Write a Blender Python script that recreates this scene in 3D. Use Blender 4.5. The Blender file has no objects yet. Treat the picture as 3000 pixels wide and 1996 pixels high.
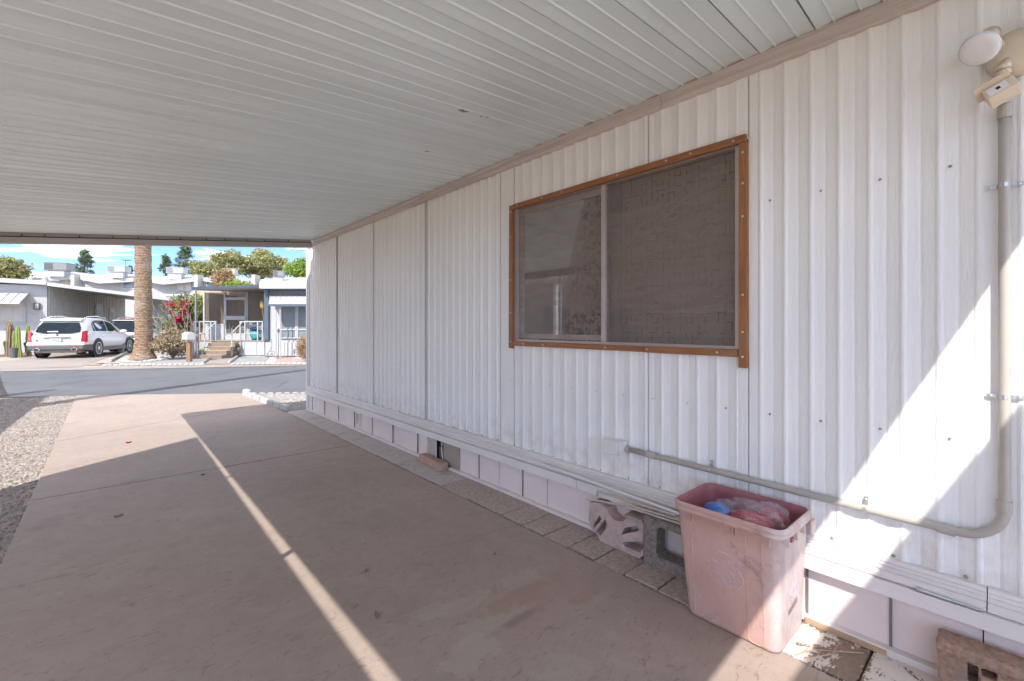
import bpy, math, random
import numpy as np
from mathutils import Vector, Matrix
from mathutils.geometry import tessellate_polygon
random.seed(7); rng = np.random.default_rng(7)
scene = bpy.context.scene
R = math.radians

# ------------------------------------------------------------------ camera, sky, sun, exposure
H = 1.3                                   # eye height, metres
YAW = math.atan2(1184., 1333.)            # camera looks this far to the right of the wall's direction (+Y)
SN, CS = math.sin(YAW), math.cos(YAW)
cam_data = bpy.data.cameras.new('camera'); cam = bpy.data.objects.new('camera', cam_data)
scene.collection.objects.link(cam); scene.camera = cam
cam.location = (0, 0, H); cam.rotation_euler = (R(90), 0, -YAW)
cam_data.sensor_width = 36; cam_data.lens = 16.0; cam_data.shift_y = -43 / 3000.
cam_data.clip_start = 0.05; cam_data.clip_end = 2000

SUN = Vector((0.84, 0.54, -1.0)).normalized()          # direction the light travels
world = bpy.data.worlds.new('World'); scene.world = world; world.use_nodes = True
wn, wl = world.node_tree.nodes, world.node_tree.links
bg = wn['Background']
sky = wn.new('ShaderNodeTexSky'); sky.sky_type = 'NISHITA'; sky.sun_disc = False
sky.sun_elevation = math.asin(-SUN.z); sky.sun_rotation = math.atan2(-SUN.x, -SUN.y)
sky.air_density = 0.30; sky.dust_density = 0.0; sky.ozone_density = 4.0; sky.altitude = 400
# thin cirrus over the whole sky
tc = wn.new('ShaderNodeTexCoord'); mp = wn.new('ShaderNodeMapping'); mp.inputs['Scale'].default_value = (2.2, 2.2, 16)
mp.inputs['Rotation'].default_value = (0.05, 0.04, 0.5); mp.inputs['Location'].default_value = (13.6, 7.2, 2.96)
nz = wn.new('ShaderNodeTexNoise'); nz.inputs['Scale'].default_value = 1.5; nz.inputs['Detail'].default_value = 7; nz.inputs['Roughness'].default_value = 0.55
nz.inputs['Distortion'].default_value = 0.6
rp = wn.new('ShaderNodeMapRange'); rp.inputs['From Min'].default_value = 0.52; rp.inputs['From Max'].default_value = 0.66; rp.inputs['To Max'].default_value = 1.0
mx = wn.new('ShaderNodeMix'); mx.data_type = 'RGBA'; mx.inputs['B'].default_value = (14.0, 13.6, 13.0, 1)
wl.new(tc.outputs['Generated'], mp.inputs['Vector']); wl.new(mp.outputs['Vector'], nz.inputs['Vector'])
wl.new(nz.outputs['Fac'], rp.inputs['Value']); wl.new(rp.outputs['Result'], mx.inputs['Factor'])
wl.new(sky.outputs['Color'], mx.inputs['A']); wl.new(mx.outputs['Result'], bg.inputs['Color'])
bg.inputs['Strength'].default_value = 0.15
sun_data = bpy.data.lights.new('sun', 'SUN'); sun_data.energy = 2.0; sun_data.angle = R(0.45); sun_data.color = (1.0, 0.97, 0.93)
sun = bpy.data.objects.new('sun', sun_data); scene.collection.objects.link(sun)
sun.rotation_euler = SUN.to_track_quat('-Z', 'Y').to_euler(); sun.location = (-20, -14, 25)
vs = scene.view_settings
vs.view_transform = 'Standard'; vs.look = 'None'; vs.gamma = 1; vs.use_curve_mapping = False; vs.exposure = 1.74
scene.cycles.use_denoising = True
scene.cycles.max_bounces = 10; scene.cycles.diffuse_bounces = 6; scene.cycles.transparent_max_bounces = 16
scene.cycles.caustics_reflective = False; scene.cycles.caustics_refractive = False
scene.cycles.sample_clamp_indirect = 8

# ------------------------------------------------------------------ frames
# "near" frame = world: +Y along the house wall, +X towards the wall.
# "cam" frame: l = sideways, d = distance along the view axis. Used for everything across the street.
def W(l, d, z=0): return Vector((d * SN + l * CS, d * CS - l * SN, z))
def G(u, v, z=0.0):                       # a spot on level ground
    d = (H - z) * 1333 / (v - 955); return ((u - 1500) / 1333 * d, d)
def LU(u, d): return (u - 1500) / 1333 * d
def ZV(v, d): return H + (955 - v) / 1333 * d

# ------------------------------------------------------------------ mesh helpers
class MB:
    def __init__(s): s.v = []; s.f = []
    def add(s, vs, fs):
        n = len(s.v); s.v += [tuple(p) for p in vs]; s.f += [tuple(i + n for i in f) for f in fs]; return s
    def box(s, x0, x1, y0, y1, z0, z1):
        x0, x1 = min(x0, x1), max(x0, x1); y0, y1 = min(y0, y1), max(y0, y1); z0, z1 = min(z0, z1), max(z0, z1)
        return s.add([(x0,y0,z0),(x1,y0,z0),(x1,y1,z0),(x0,y1,z0),(x0,y0,z1),(x1,y0,z1),(x1,y1,z1),(x0,y1,z1)],
                     [(0,3,2,1),(4,5,6,7),(0,1,5,4),(1,2,6,5),(2,3,7,6),(3,0,4,7)])
    def obox(s, c, size, rot=(0,0,0)):
        m = Matrix.Translation(c) @ (Matrix.Rotation(rot[2],4,'Z') @ Matrix.Rotation(rot[1],4,'Y') @ Matrix.Rotation(rot[0],4,'X'))
        a, b, e = size[0]/2, size[1]/2, size[2]/2
        t = MB().box(-a,a,-b,b,-e,e)
        return s.add([m @ Vector(p) for p in t.v], t.f)
    def hexa(s, bottom, top):             # 4 + 4 corner points
        return s.add(list(bottom) + list(top), [(0,3,2,1),(4,5,6,7),(0,1,5,4),(1,2,6,5),(2,3,7,6),(3,0,4,7)])
    def prism(s, poly, axis, a, b):       # polygon (2d) extruded along an axis
        def pt(p, t):
            return {'x': (t, p[0], p[1]), 'y': (p[0], t, p[1]), 'z': (p[0], p[1], t)}[axis]
        n = len(poly); vs = [pt(p, a) for p in poly] + [pt(p, b) for p in poly]
        fs = [tuple(range(n)), tuple(range(2*n-1, n-1, -1))] + [(i, i+n, (i+1) % n + n, (i+1) % n) for i in range(n)]
        return s.add(vs, fs)
    def strip(s, prof, axis, a, b):       # open profile extruded (a thin corrugated sheet)
        def pt(p, t):
            return {'x': (t, p[0], p[1]), 'y': (p[0], t, p[1]), 'z': (p[0], p[1], t)}[axis]
        n = len(prof); vs = [pt(p, a) for p in prof] + [pt(p, b) for p in prof]
        return s.add(vs, [(i, i+1, i+1+n, i+n) for i in range(n-1)])
    def holed(s, outer, holes, fn, t):    # plate with holes; fn(a,b,w) maps to 3d, w in 0..t
        loops = [outer] + holes
        tri = tessellate_polygon([[Vector((p[0], p[1], 0)) for p in l] for l in loops])
        flat = [p for l in loops for p in l]; n = len(flat)
        vs = [fn(p[0], p[1], 0) for p in flat] + [fn(p[0], p[1], t) for p in flat]
        fs = [tuple(f) for f in tri] + [tuple(i + n for i in reversed(f)) for f in tri]
        k = 0
        for l in loops:
            m = len(l); fs += [(k+i, k+(i+1) % m, k+(i+1) % m+n, k+i+n) for i in range(m)]; k += m
        return s.add(vs, fs)
    def tube(s, pts, r, n=8, cap=True):
        pts = [Vector(p) for p in pts]; rs = r if isinstance(r, (list, tuple)) else [r]*len(pts)
        vs, fs = [], []
        up = None
        for i, p in enumerate(pts):
            t = (pts[min(i+1, len(pts)-1)] - pts[max(i-1, 0)])
            t = t.normalized() if t.length > 1e-9 else Vector((0,0,1))
            if up is None:
                up = Vector((0,0,1)) if abs(t.z) < 0.9 else Vector((1,0,0))
            a = t.cross(up)
            if a.length < 1e-4: a = t.orthogonal()
            a.normalize(); b = a.cross(t).normalized(); up = b
            vs += [p + (a*math.cos(2*math.pi*k/n) + b*math.sin(2*math.pi*k/n))*rs[i] for k in range(n)]
        for i in range(len(pts)-1):
            fs += [(i*n+k, i*n+(k+1) % n, (i+1)*n+(k+1) % n, (i+1)*n+k) for k in range(n)]
        if cap:
            fs.append(tuple(range(n-1, -1, -1))); fs.append(tuple((len(pts)-1)*n+k for k in range(n)))
        return s.add(vs, fs)
    def lathe(s, prof, n, m=None):        # (r, h) profile about z, optional matrix
        m = m or Matrix.Identity(4); vs, fs = [], []
        for r_, h_ in prof:
            vs += [m @ Vector((r_*math.cos(2*math.pi*k/n), r_*math.sin(2*math.pi*k/n), h_)) for k in range(n)]
        for i in range(len(prof)-1):
            fs += [(i*n+k, i*n+(k+1) % n, (i+1)*n+(k+1) % n, (i+1)*n+k) for k in range(n)]
        if prof[0][0] > 1e-6: fs.append(tuple(range(n-1, -1, -1)))
        if prof[-1][0] > 1e-6: fs.append(tuple((len(prof)-1)*n+k for k in range(n)))
        return s.add(vs, fs)
    def loft(s, rings, close=True, cap0=True, cap1=True):
        n = len(rings[0]); vs = [p for r_ in rings for p in r_]; fs = []
        for i in range(len(rings)-1):
            fs += [(i*n+k, i*n+(k+1) % n, (i+1)*n+(k+1) % n, (i+1)*n+k) for k in range(n if close else n-1)]
        if cap0: fs.append(tuple(range(n-1, -1, -1)))
        if cap1: fs.append(tuple((len(rings)-1)*n+k for k in range(n)))
        return s.add(vs, fs)
    def build(s, name, m, parent=None, org=(0,0,0), smooth=False, bevel=0, sub=0, auto=None):
        me = bpy.data.meshes.new(name); o = Vector(org)
        me.from_pydata([tuple(Vector(p) - o) for p in s.v], [], s.f); me.update()
        ob = bpy.data.objects.new(name, me); scene.collection.objects.link(ob)
        if m: me.materials.append(MAT[m] if isinstance(m, str) else m)
        if smooth: me.polygons.foreach_set('use_smooth', [True]*len(me.polygons))
        if bevel:
            md = ob.modifiers.new('bevel', 'BEVEL'); md.width = bevel; md.segments = 2; md.limit_method = 'ANGLE'; md.angle_limit = R(35)
        if sub:
            md = ob.modifiers.new('sub', 'SUBSURF'); md.levels = sub; md.render_levels = sub
        if parent: ob.parent = parent
        return ob

def mesh_np(name, verts, faces, m, parent=None, smooth=False):
    me = bpy.data.meshes.new(name); me.from_pydata(verts.tolist() if hasattr(verts, 'tolist') else verts, [], faces.tolist() if hasattr(faces, 'tolist') else faces); me.update()
    ob = bpy.data.objects.new(name, me); scene.collection.objects.link(ob); me.materials.append(MAT[m])
    if smooth: me.polygons.foreach_set('use_smooth', [True]*len(me.polygons))
    if parent: ob.parent = parent
    return ob

def tag(o, label, cat, group=None):
    o['label'] = label; o['category'] = cat
    if group: o['group'] = group
    return o
def thing(name, label, cat, loc, rotz=0, group=None):
    o = bpy.data.objects.new(name, None); scene.collection.objects.link(o); o.empty_display_size = 0.1
    o.location = loc; o.rotation_euler = (0, 0, rotz); return tag(o, label, cat, group)
def cthing(name, label, cat, l, d, z=0, rot=0, group=None):   # placed in the cam frame
    return thing(name, label, cat, W(l, d, z), -YAW + rot, group)
def struct(o, kind='structure'): o['kind'] = kind; return o
def put(ob, l, d, z=0, rot=0): ob.location = W(l, d, z); ob.rotation_euler = (0, 0, -YAW + rot); return ob

# ------------------------------------------------------------------ materials (all procedural)
MAT = {}
def nodes(name):
    m = bpy.data.materials.new(name); m.use_nodes = True; MAT[name] = m
    return m, m.node_tree.nodes, m.node_tree.links, m.node_tree.nodes['Principled BSDF']
def vec(n, l, scale=(1,1,1), world=False):
    mp = n.new('ShaderNodeMapping'); mp.inputs['Scale'].default_value = scale
    if world: g = n.new('ShaderNodeNewGeometry'); l.new(g.outputs['Position'], mp.inputs['Vector'])
    else: t = n.new('ShaderNodeTexCoord'); l.new(t.outputs['Object'], mp.inputs['Vector'])
    return mp.outputs['Vector']
def noise(n, l, v, scale, detail=4, rough=0.55, dist=0):
    t = n.new('ShaderNodeTexNoise'); t.inputs['Scale'].default_value = scale; t.inputs['Detail'].default_value = detail
    t.inputs['Roughness'].default_value = rough; t.inputs['Distortion'].default_value = dist; l.new(v, t.inputs['Vector']); return t.outputs['Fac']
def mrange(n, l, f, a, b, c=0., d=1.):
    t = n.new('ShaderNodeMapRange'); l.new(f, t.inputs['Value'])
    for k, x in zip(('From Min', 'From Max', 'To Min', 'To Max'), (a, b, c, d)): t.inputs[k].default_value = x
    return t.outputs['Result']
def mixc(n, l, fac, a, b, mode='MIX'):
    t = n.new('ShaderNodeMix'); t.data_type = 'RGBA'; t.blend_type = mode
    for s_, x in (('Factor', fac), ('A', a), ('B', b)):
        if isinstance(x, (tuple, list)): t.inputs[s_].default_value = (*x[:3], 1)
        elif isinstance(x, (int, float)): t.inputs[s_].default_value = x
        else: l.new(x, t.inputs[s_])
    return t.outputs['Result']
def mathn(n, l, op, a, b=None):
    t = n.new('ShaderNodeMath'); t.operation = op
    for i, x in enumerate((a, b)):
        if x is None: continue
        if isinstance(x, (int, float)): t.inputs[i].default_value = x
        else: l.new(x, t.inputs[i])
    return t.outputs[0]
def bump(n, l, b, h, strength, dist=0.01):
    t = n.new('ShaderNodeBump'); t.inputs['Strength'].default_value = strength; t.inputs['Distance'].default_value = dist
    l.new(h, t.inputs['Height']); l.new(t.outputs['Normal'], b.inputs['Normal'])
def mul(c, k): return tuple(min(1, x*k) for x in c)
def simple(name, col, rough=0.6, var=0.12, scale=5, bmp=0, bscale=60, metal=0, spec=0.5, stretch=(1,1,1), dirt=None, world=False, trans=0):
    m, n, l, b = nodes(name)
    v = vec(n, l, stretch, world)
    c = mixc(n, l, mrange(n, l, noise(n, l, v, scale, 6), 0.3, 0.7), mul(col, 1-var), mul(col, 1+var))
    if dirt:                                # (colour, scale, threshold, amount)
        c = mixc(n, l, mrange(n, l, noise(n, l, v, dirt[1], 7, 0.65), dirt[2], dirt[2]+0.18, 0, dirt[3]), c, dirt[0])
    l.new(c, b.inputs['Base Color']); b.inputs['Roughness'].default_value = rough; b.inputs['Metallic'].default_value = metal
    b.inputs['Specular IOR Level'].default_value = spec
    if bmp: bump(n, l, b, noise(n, l, v, bscale, 5, 0.6), bmp)
    return m
def island(name, cols, rough=0.8, trans=0.0):      # every pebble / leaf takes its own tone
    m, n, l, b = nodes(name)
    g = n.new('ShaderNodeNewGeometry'); r = n.new('ShaderNodeValToRGB'); r.color_ramp.interpolation = 'LINEAR'
    el = r.color_ramp.elements
    el[0].color = (*cols[0], 1); el[1].color = (*cols[-1], 1); el[1].position = 1
    for i, c in enumerate(cols[1:-1]): e = el.new((i+1)/(len(cols)-1)); e.color = (*c, 1)
    l.new(g.outputs['Random Per Island'], r.inputs['Fac']); l.new(r.outputs['Color'], b.inputs['Base Color'])
    b.inputs['Roughness'].default_value = rough; b.inputs['Specular IOR Level'].default_value = 0.3
    if trans:
        tb = n.new('ShaderNodeBsdfTranslucent'); l.new(r.outputs['Color'], tb.inputs['Color'])
        mxs = n.new('ShaderNodeMixShader'); mxs.inputs['Fac'].default_value = trans
        l.new(b.outputs[0], mxs.inputs[1]); l.new(tb.outputs[0], mxs.inputs[2]); l.new(mxs.outputs[0], n['Material Output'].inputs['Surface'])
    return m

# near house
def siding_mat():
    m, n, l, b = nodes('siding')
    v = vec(n, l, (1, 1, 0.13)); v2 = vec(n, l, (1, 1, 1))
    grain = noise(n, l, v, 130, 3, 0.5, 0.7)
    w = mrange(n, l, grain, 0.40, 0.62)
    base = mixc(n, l, mrange(n, l, noise(n, l, vec(n, l, (1, 1.2, 0.25)), 3.0, 6), 0.3, 0.7), (0.79, 0.785, 0.765), (0.84, 0.835, 0.815))
    base = mixc(n, l, mrange(n, l, noise(n, l, vec(n, l, (1, 9, 0.5)), 2.5, 5), 0.55, 0.8, 0, 0.14), base, (0.58, 0.565, 0.555))
    # rusty dirt creeping up from the lowest edge
    sx = n.new('ShaderNodeSeparateXYZ'); l.new(v2, sx.inputs[0])
    low = mrange(n, l, sx.outputs['Z'], 0.375, 0.62, 1, 0)
    base = mixc(n, l, mathn(n, l, 'MULTIPLY', low, mrange(n, l, noise(n, l, v2, 14, 6), 0.42, 0.75, 0, 0.6)), base, (0.52, 0.43, 0.37))
    l.new(base, b.inputs['Base Color']); b.inputs['Roughness'].default_value = 0.42; b.inputs['Specular IOR Level'].default_value = 0.35
    bump(n, l, b, w, 0.38, 0.002)
siding_mat()
simple('trim', (0.55, 0.48, 0.44), 0.55, 0.16, 30, 0.25, 60, stretch=(1, 0.06, 1.6))
simple('trim_low', (0.68, 0.63, 0.60), 0.5, 0.10, 30, 0.2, 60, stretch=(1, 0.05, 1.6), dirt=((0.40, 0.33, 0.29), 9, 0.62, 0.6))
simple('skirt', (0.74, 0.635, 0.60), 0.5, 0.05, 3, 0.05, 40, dirt=((0.42, 0.30, 0.25), 7, 0.66, 0.8))
simple('skirt_cap', (0.72, 0.665, 0.635), 0.5, 0.06, 4, 0.05, 40, dirt=((0.33, 0.33, 0.34), 22, 0.70, 0.9), stretch=(1, 0.6, 1))
simple('tan_panel', (0.36, 0.29, 0.24), 0.6, 0.08, 4)
simple('dark_gap', (0.03, 0.027, 0.025), 0.9, 0.1, 4)
simple('grey_liner', (0.17, 0.155, 0.145), 0.8, 0.2, 6)
simple('ceiling', (0.685, 0.775, 0.80), 0.25, 0.05, 2.2, 0.06, 14, spec=0.45, stretch=(0.35, 1, 1))
simple('beam', (0.42, 0.38, 0.36), 0.45, 0.10, 4, stretch=(0.3, 1, 1))
simple('post', (0.72, 0.71, 0.69), 0.4, 0.05, 3)
simple('rust_patch', (0.36, 0.25, 0.21), 0.8, 0.2, 60)
simple('screw', (0.62, 0.58, 0.53), 0.35, 0.2, 50, metal=0.7)
simple('screw_dark', (0.33, 0.28, 0.25), 0.5, 0.3, 50, metal=0.4)
simple('alu', (0.47, 0.405, 0.38), 0.35, 0.1, 6, metal=0.35)
simple('zinc', (0.55, 0.56, 0.56), 0.35, 0.12, 30, metal=0.85)
def frame_wood(name, st):
    m, n, l, b = nodes(name)
    g1 = noise(n, l, vec(n, l, st), 70, 5, 0.6, 0.8); g2 = noise(n, l, vec(n, l, (1, 1, 1)), 6, 4)
    c = mixc(n, l, mrange(n, l, g1, 0.3, 0.7), (0.215, 0.075, 0.024), (0.37, 0.155, 0.05))
    c = mixc(n, l, mrange(n, l, g2, 0.5, 0.72, 0, 0.6), c, (0.27, 0.14, 0.07))
    c = mixc(n, l, mrange(n, l, noise(n, l, vec(n, l, (1, 1, 1)), 13, 3), 0.68, 0.74, 0, 0.8), c, (0.12, 0.05, 0.025))
    l.new(c, b.inputs['Base Color']); b.inputs['Roughness'].default_value = 0.6; bump(n, l, b, g1, 0.35, 0.003)
frame_wood('frame_wood', (1, 0.05, 1)); frame_wood('frame_wood_up', (1, 1, 0.05))
def curtain_mat():
    m, n, l, b = nodes('curtain')
    def dashes(rot, seed, dens):
        mp = n.new('ShaderNodeMapping'); t = n.new('ShaderNodeTexCoord'); l.new(t.outputs['Object'], mp.inputs['Vector'])
        mp.inputs['Rotation'].default_value = rot; mp.inputs['Location'].default_value = seed
        br = n.new('ShaderNodeTexBrick'); l.new(mp.outputs['Vector'], br.inputs['Vector'])
        br.inputs['Scale'].default_value = 1; br.inputs['Brick Width'].default_value = 0.14; br.inputs['Row Height'].default_value = 0.036
        br.inputs['Mortar Size'].default_value = 0.0028; br.offset = 0.37; br.squash = 1.0
        br.inputs['Color1'].default_value = br.inputs['Color2'].default_value = (0,0,0,1); br.inputs['Mortar'].default_value = (1,1,1,1)
        k = mrange(n, l, noise(n, l, mp.outputs['Vector'], 26, 2), dens, dens+0.04)
        return mathn(n, l, 'MULTIPLY', br.outputs['Color'], k)
    # the sheet hangs in the y-z plane: brick works in x-y, so turn y-z into it
    a = dashes((R(90), 0, R(90)), (0, 0, 0), 0.50); c2 = dashes((0, R(90), 0), (0.31, 0.17, 0), 0.50)
    d = mathn(n, l, 'MAXIMUM', a, c2)
    base = mixc(n, l, noise(n, l, vec(n, l, (1, 6, 6)), 30, 3), (0.31, 0.255, 0.22), (0.38, 0.32, 0.28))
    col = mixc(n, l, mathn(n, l, 'MULTIPLY', d, 0.95), base, (0.03, 0.025, 0.025))
    l.new(col, b.inputs['Base Color']); b.inputs['Roughness'].default_value = 0.9; b.inputs['Specular IOR Level'].default_value = 0.1
curtain_mat()
def veil(name, col, cover, rough=0.8, weave=0):
    m, n, l, b = nodes(name); b.inputs['Base Color'].default_value = (*col, 1); b.inputs['Roughness'].default_value = rough; b.inputs['Specular IOR Level'].default_value = 0.2
    t = n.new('ShaderNodeBsdfTransparent'); ms = n.new('ShaderNodeMixShader'); ms.inputs['Fac'].default_value = cover
    if weave:
        f = mrange(n, l, noise(n, l, vec(n, l, (1, 1, 4)), weave, 4), 0.3, 0.7, cover-0.12, cover+0.12); l.new(f, ms.inputs['Fac'])
    l.new(t.outputs[0], ms.inputs[1]); l.new(b.outputs[0], ms.inputs[2]); l.new(ms.outputs[0], n['Material Output'].inputs['Surface'])
veil('window_screen', (0.29, 0.24, 0.21), 0.36, weave=7)
veil('shade_cloth', (0.52, 0.40, 0.32), 0.40, weave=5)
veil('porch_screen', (0.20, 0.165, 0.13), 0.5)
def glass_mat(name, tint, strength=0.9, rough=0.02):
    m, n, l, b = nodes(name); fr = n.new('ShaderNodeFresnel'); fr.inputs['IOR'].default_value = 1.5
    gl = n.new('ShaderNodeBsdfGlossy'); gl.inputs['Roughness'].default_value = rough; gl.inputs['Color'].default_value = (strength,)*3 + (1,)
    t = n.new('ShaderNodeBsdfTransparent'); t.inputs['Color'].default_value = (*tint, 1)
    ms = n.new('ShaderNodeMixShader'); l.new(fr.outputs[0], ms.inputs['Fac']); l.new(t.outputs[0], ms.inputs[1]); l.new(gl.outputs[0], ms.inputs[2])
    l.new(ms.outputs[0], n['Material Output'].inputs['Surface'])
glass_mat('glass', (0.86, 0.85, 0.83), 0.5)
veil('bag_film', (0.8, 0.8, 0.81), 0.15, 0.08, 25)
MAT['bag_film'].node_tree.nodes['Principled BSDF'].inputs['Specular IOR Level'].default_value = 1.0
simple('dark_glass', (0.022, 0.03, 0.036), 0.02, 0.2, 2, spec=0.1)
simple('room', (0.10, 0.08, 0.07), 0.9, 0.2, 2)
simple('red_cloth', (0.30, 0.05, 0.06), 0.9, 0.3, 9)
simple('lace', (0.55, 0.52, 0.50), 0.9, 0.35, 40)
# driveway and ground
def concrete(name, c0, c1, stains=(), swirl=True):
    m, n, l, b = nodes(name); p = vec(n, l, (1,1,1), True)
    big = noise(n, l, p, 0.75, 6, 0.6); mid = noise(n, l, p, 5.5, 7, 0.62, 1.4); fine = noise(n, l, p, 160, 3, 0.7)
    f = mathn(n, l, 'ADD', mathn(n, l, 'MULTIPLY', big, 0.6), mathn(n, l, 'MULTIPLY', mid, 0.4))
    c = mixc(n, l, mrange(n, l, f, 0.36, 0.64), c0, c1)
    c = mixc(n, l, mrange(n, l, noise(n, l, p, 1.6, 5, 0.6, 0.4), 0.56, 0.74, 0, 0.42), c, mul(c0, 0.70))
    if swirl:                                # trowel scuffs
        sw = noise(n, l, vec(n, l, (1.0, 2.6, 1), True), 9, 8, 0.68, 2.4)
        c = mixc(n, l, mrange(n, l, sw, 0.57, 0.64, 0, 0.65), c, mul(c0, 0.55))
        sw2 = noise(n, l, vec(n, l, (2.2, 0.9, 1), True), 13, 8, 0.7, 2.0)
        c = mixc(n, l, mrange(n, l, sw2, 0.59, 0.67, 0, 0.38), c, mul(c1, 1.18))
    sx = n.new('ShaderNodeSeparateXYZ'); l.new(p, sx.inputs[0])
    wob = noise(n, l, p, 9, 7, 0.62); wob2 = noise(n, l, p, 34, 4, 0.6)
    for (cx, cy, rx, ry, col, amt, hard) in stains:
        dx = mathn(n, l, 'DIVIDE', mathn(n, l, 'SUBTRACT', sx.outputs['X'], cx), rx); dy = mathn(n, l, 'DIVIDE', mathn(n, l, 'SUBTRACT', sx.outputs['Y'], cy), ry)
        dd = mathn(n, l, 'SQRT', mathn(n, l, 'ADD', mathn(n, l, 'MULTIPLY', dx, dx), mathn(n, l, 'MULTIPLY', dy, dy)))
        dd = mathn(n, l, 'ADD', dd, mathn(n, l, 'MULTIPLY', mathn(n, l, 'SUBTRACT', wob, 0.5), 2.6))
        dd = mathn(n, l, 'ADD', dd, mathn(n, l, 'MULTIPLY', mathn(n, l, 'SUBTRACT', wob2, 0.5), 0.7))
        c = mixc(n, l, mrange(n, l, dd, 1.0, 1.0-hard, 0, amt), c, col)
    c = mixc(n, l, mrange(n, l, fine, 0.3, 0.7, 0, 0.40), c, mul(c0, 0.70))
    c = mixc(n, l, mrange(n, l, noise(n, l, p, 70, 2, 0.5), 0.765, 0.79, 0, 0.6), c, mul(c0, 0.5))
    c = mixc(n, l, mrange(n, l, noise(n, l, p, 55, 2, 0.5), 0.78, 0.80, 0, 0.6), c, (0.55, 0.51, 0.45))
    l.new(c, b.inputs['Base Color']); b.inputs['Roughness'].default_value = 0.62; b.inputs['Specular IOR Level'].default_value = 0.4
    bump(n, l, b, mathn(n, l, 'ADD', mathn(n, l, 'MULTIPLY', fine, 0.4), mid), 0.12, 0.006)
PINK = (0.37, 0.235, 0.18); LITE = (0.44, 0.385, 0.325); DARK = (0.21, 0.165, 0.14)
concrete('concrete', (0.355, 0.274, 0.222), (0.445, 0.355, 0.295), [
    (1.55, 1.55, 0.42, 0.22, PINK, 0.55, 0.9), (1.10, 1.80, 0.10, 0.07, LITE, 0.5, 0.2), (1.24, 1.74, 0.14, 0.06, LITE, 0.4, 0.2),
    (1.27, 1.56, 0.20, 0.07, LITE, 0.5, 0.2), (1.44, 1.61, 0.22, 0.065, PINK, 0.75, 0.4), (1.07, 1.46, 0.13, 0.09, LITE, 0.65, 0.14), (1.04, 1.475, 0.07, 0.05, (0.45, 0.33, 0.26), 0.6, 0.7),
    (1.60, 1.72, 0.18, 0.06, LITE, 0.4, 0.2), (1.29, 1.16, 0.12, 0.09, LITE, 0.4, 0.2), (1.33, 1.49, 0.13, 0.03, DARK, 0.6, 0.5), (1.72, 1.40, 0.14, 0.05, PINK, 0.5, 0.4),
    (0.15, 7.9, 0.28, 0.12, (0.47, 0.36, 0.25), 0.6, 0.9), (1.35, 4.0, 0.7, 0.8, DARK, 0.35, 1.0), (1.3, 2.9, 0.5, 0.4, DARK, 0.22, 1.0)])
concrete('concrete_far', (0.32, 0.27, 0.23), (0.39, 0.335, 0.29))
simple('paver', (0.44, 0.355, 0.295), 0.9, 0.25, 45, 0.7, 130, dirt=((0.15, 0.11, 0.09), 6, 0.60, 0.6))
simple('paver_light', (0.50, 0.45, 0.41), 0.8, 0.14, 20, 0.4, 90, dirt=((0.30, 0.21, 0.165), 4, 0.52, 0.6))
def peel(name, under, paint, thr):
    m, n, l, b = nodes(name); p = vec(n, l, (1,1,1), True)
    a = noise(n, l, p, 5.5, 8, 0.66, 0.5); a2 = noise(n, l, vec(n, l, (1, 2.5, 1), True), 38, 4, 0.6)
    k = mrange(n, l, mathn(n, l, 'ADD', a, mathn(n, l, 'MULTIPLY', mathn(n, l, 'SUBTRACT', a2, 0.5), 0.28)), thr, thr+0.025)
    u = mixc(n, l, noise(n, l, p, 60, 5), mul(under, 0.6), mul(under, 1.35))
    c = mixc(n, l, k, u, paint); c = mixc(n, l, mrange(n, l, noise(n, l, p, 90, 4, 0.7), 0.62, 0.7, 0, 0.7), c, mul(under, 0.8))
    l.new(c, b.inputs['Base Color']); b.inputs['Roughness'].default_value = 0.8
    bump(n, l, b, mathn(n, l, 'ADD', k, mathn(n, l, 'MULTIPLY', noise(n, l, p, 120, 4), 0.7)), 0.5, 0.004)
peel('paver_peeling', (0.24, 0.175, 0.13), (0.66, 0.60, 0.53), 0.475)
peel('white_stone', (0.45, 0.36, 0.28), (0.44, 0.43, 0.41), 0.36)
simple('dirt', (0.10, 0.075, 0.06), 0.95, 0.5, 40, 0.9, 90, world=True)
simple('asphalt', (0.115, 0.12, 0.125), 0.85, 0.12, 1.2, 0.35, 220, world=True, dirt=((0.15, 0.15, 0.15), 0.5, 0.5, 0.6))
simple('crack', (0.04, 0.04, 0.042), 0.9, 0.2, 9)
simple('soil', (0.50, 0.425, 0.36), 0.95, 0.25, 3, 0.6, 60, world=True)
simple('yard', (0.42, 0.35, 0.29), 0.95, 0.3, 14, 0.8, 50, world=True)
simple('yard_pink', (0.40, 0.29, 0.25), 0.95, 0.35, 22, 0.8, 50, world=True)
simple('yard_white', (0.48, 0.47, 0.45), 0.9, 0.3, 24, 0.8, 50, world=True)
simple('mulch', (0.20, 0.11, 0.075), 0.95, 0.6, 16, 1.0, 40, world=True)
island('pebbles', [(0.42,0.35,0.28),(0.25,0.24,0.24),(0.50,0.45,0.39),(0.20,0.19,0.19),(0.38,0.30,0.24),(0.33,0.33,0.33),(0.46,0.40,0.34),(0.26,0.16,0.13),(0.52,0.48,0.43)])
island('pebbles_pale', [(0.42,0.38,0.33),(0.28,0.26,0.24),(0.48,0.45,0.41),(0.33,0.28,0.24),(0.46,0.42,0.37),(0.23,0.22,0.22),(0.50,0.48,0.45)])
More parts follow.
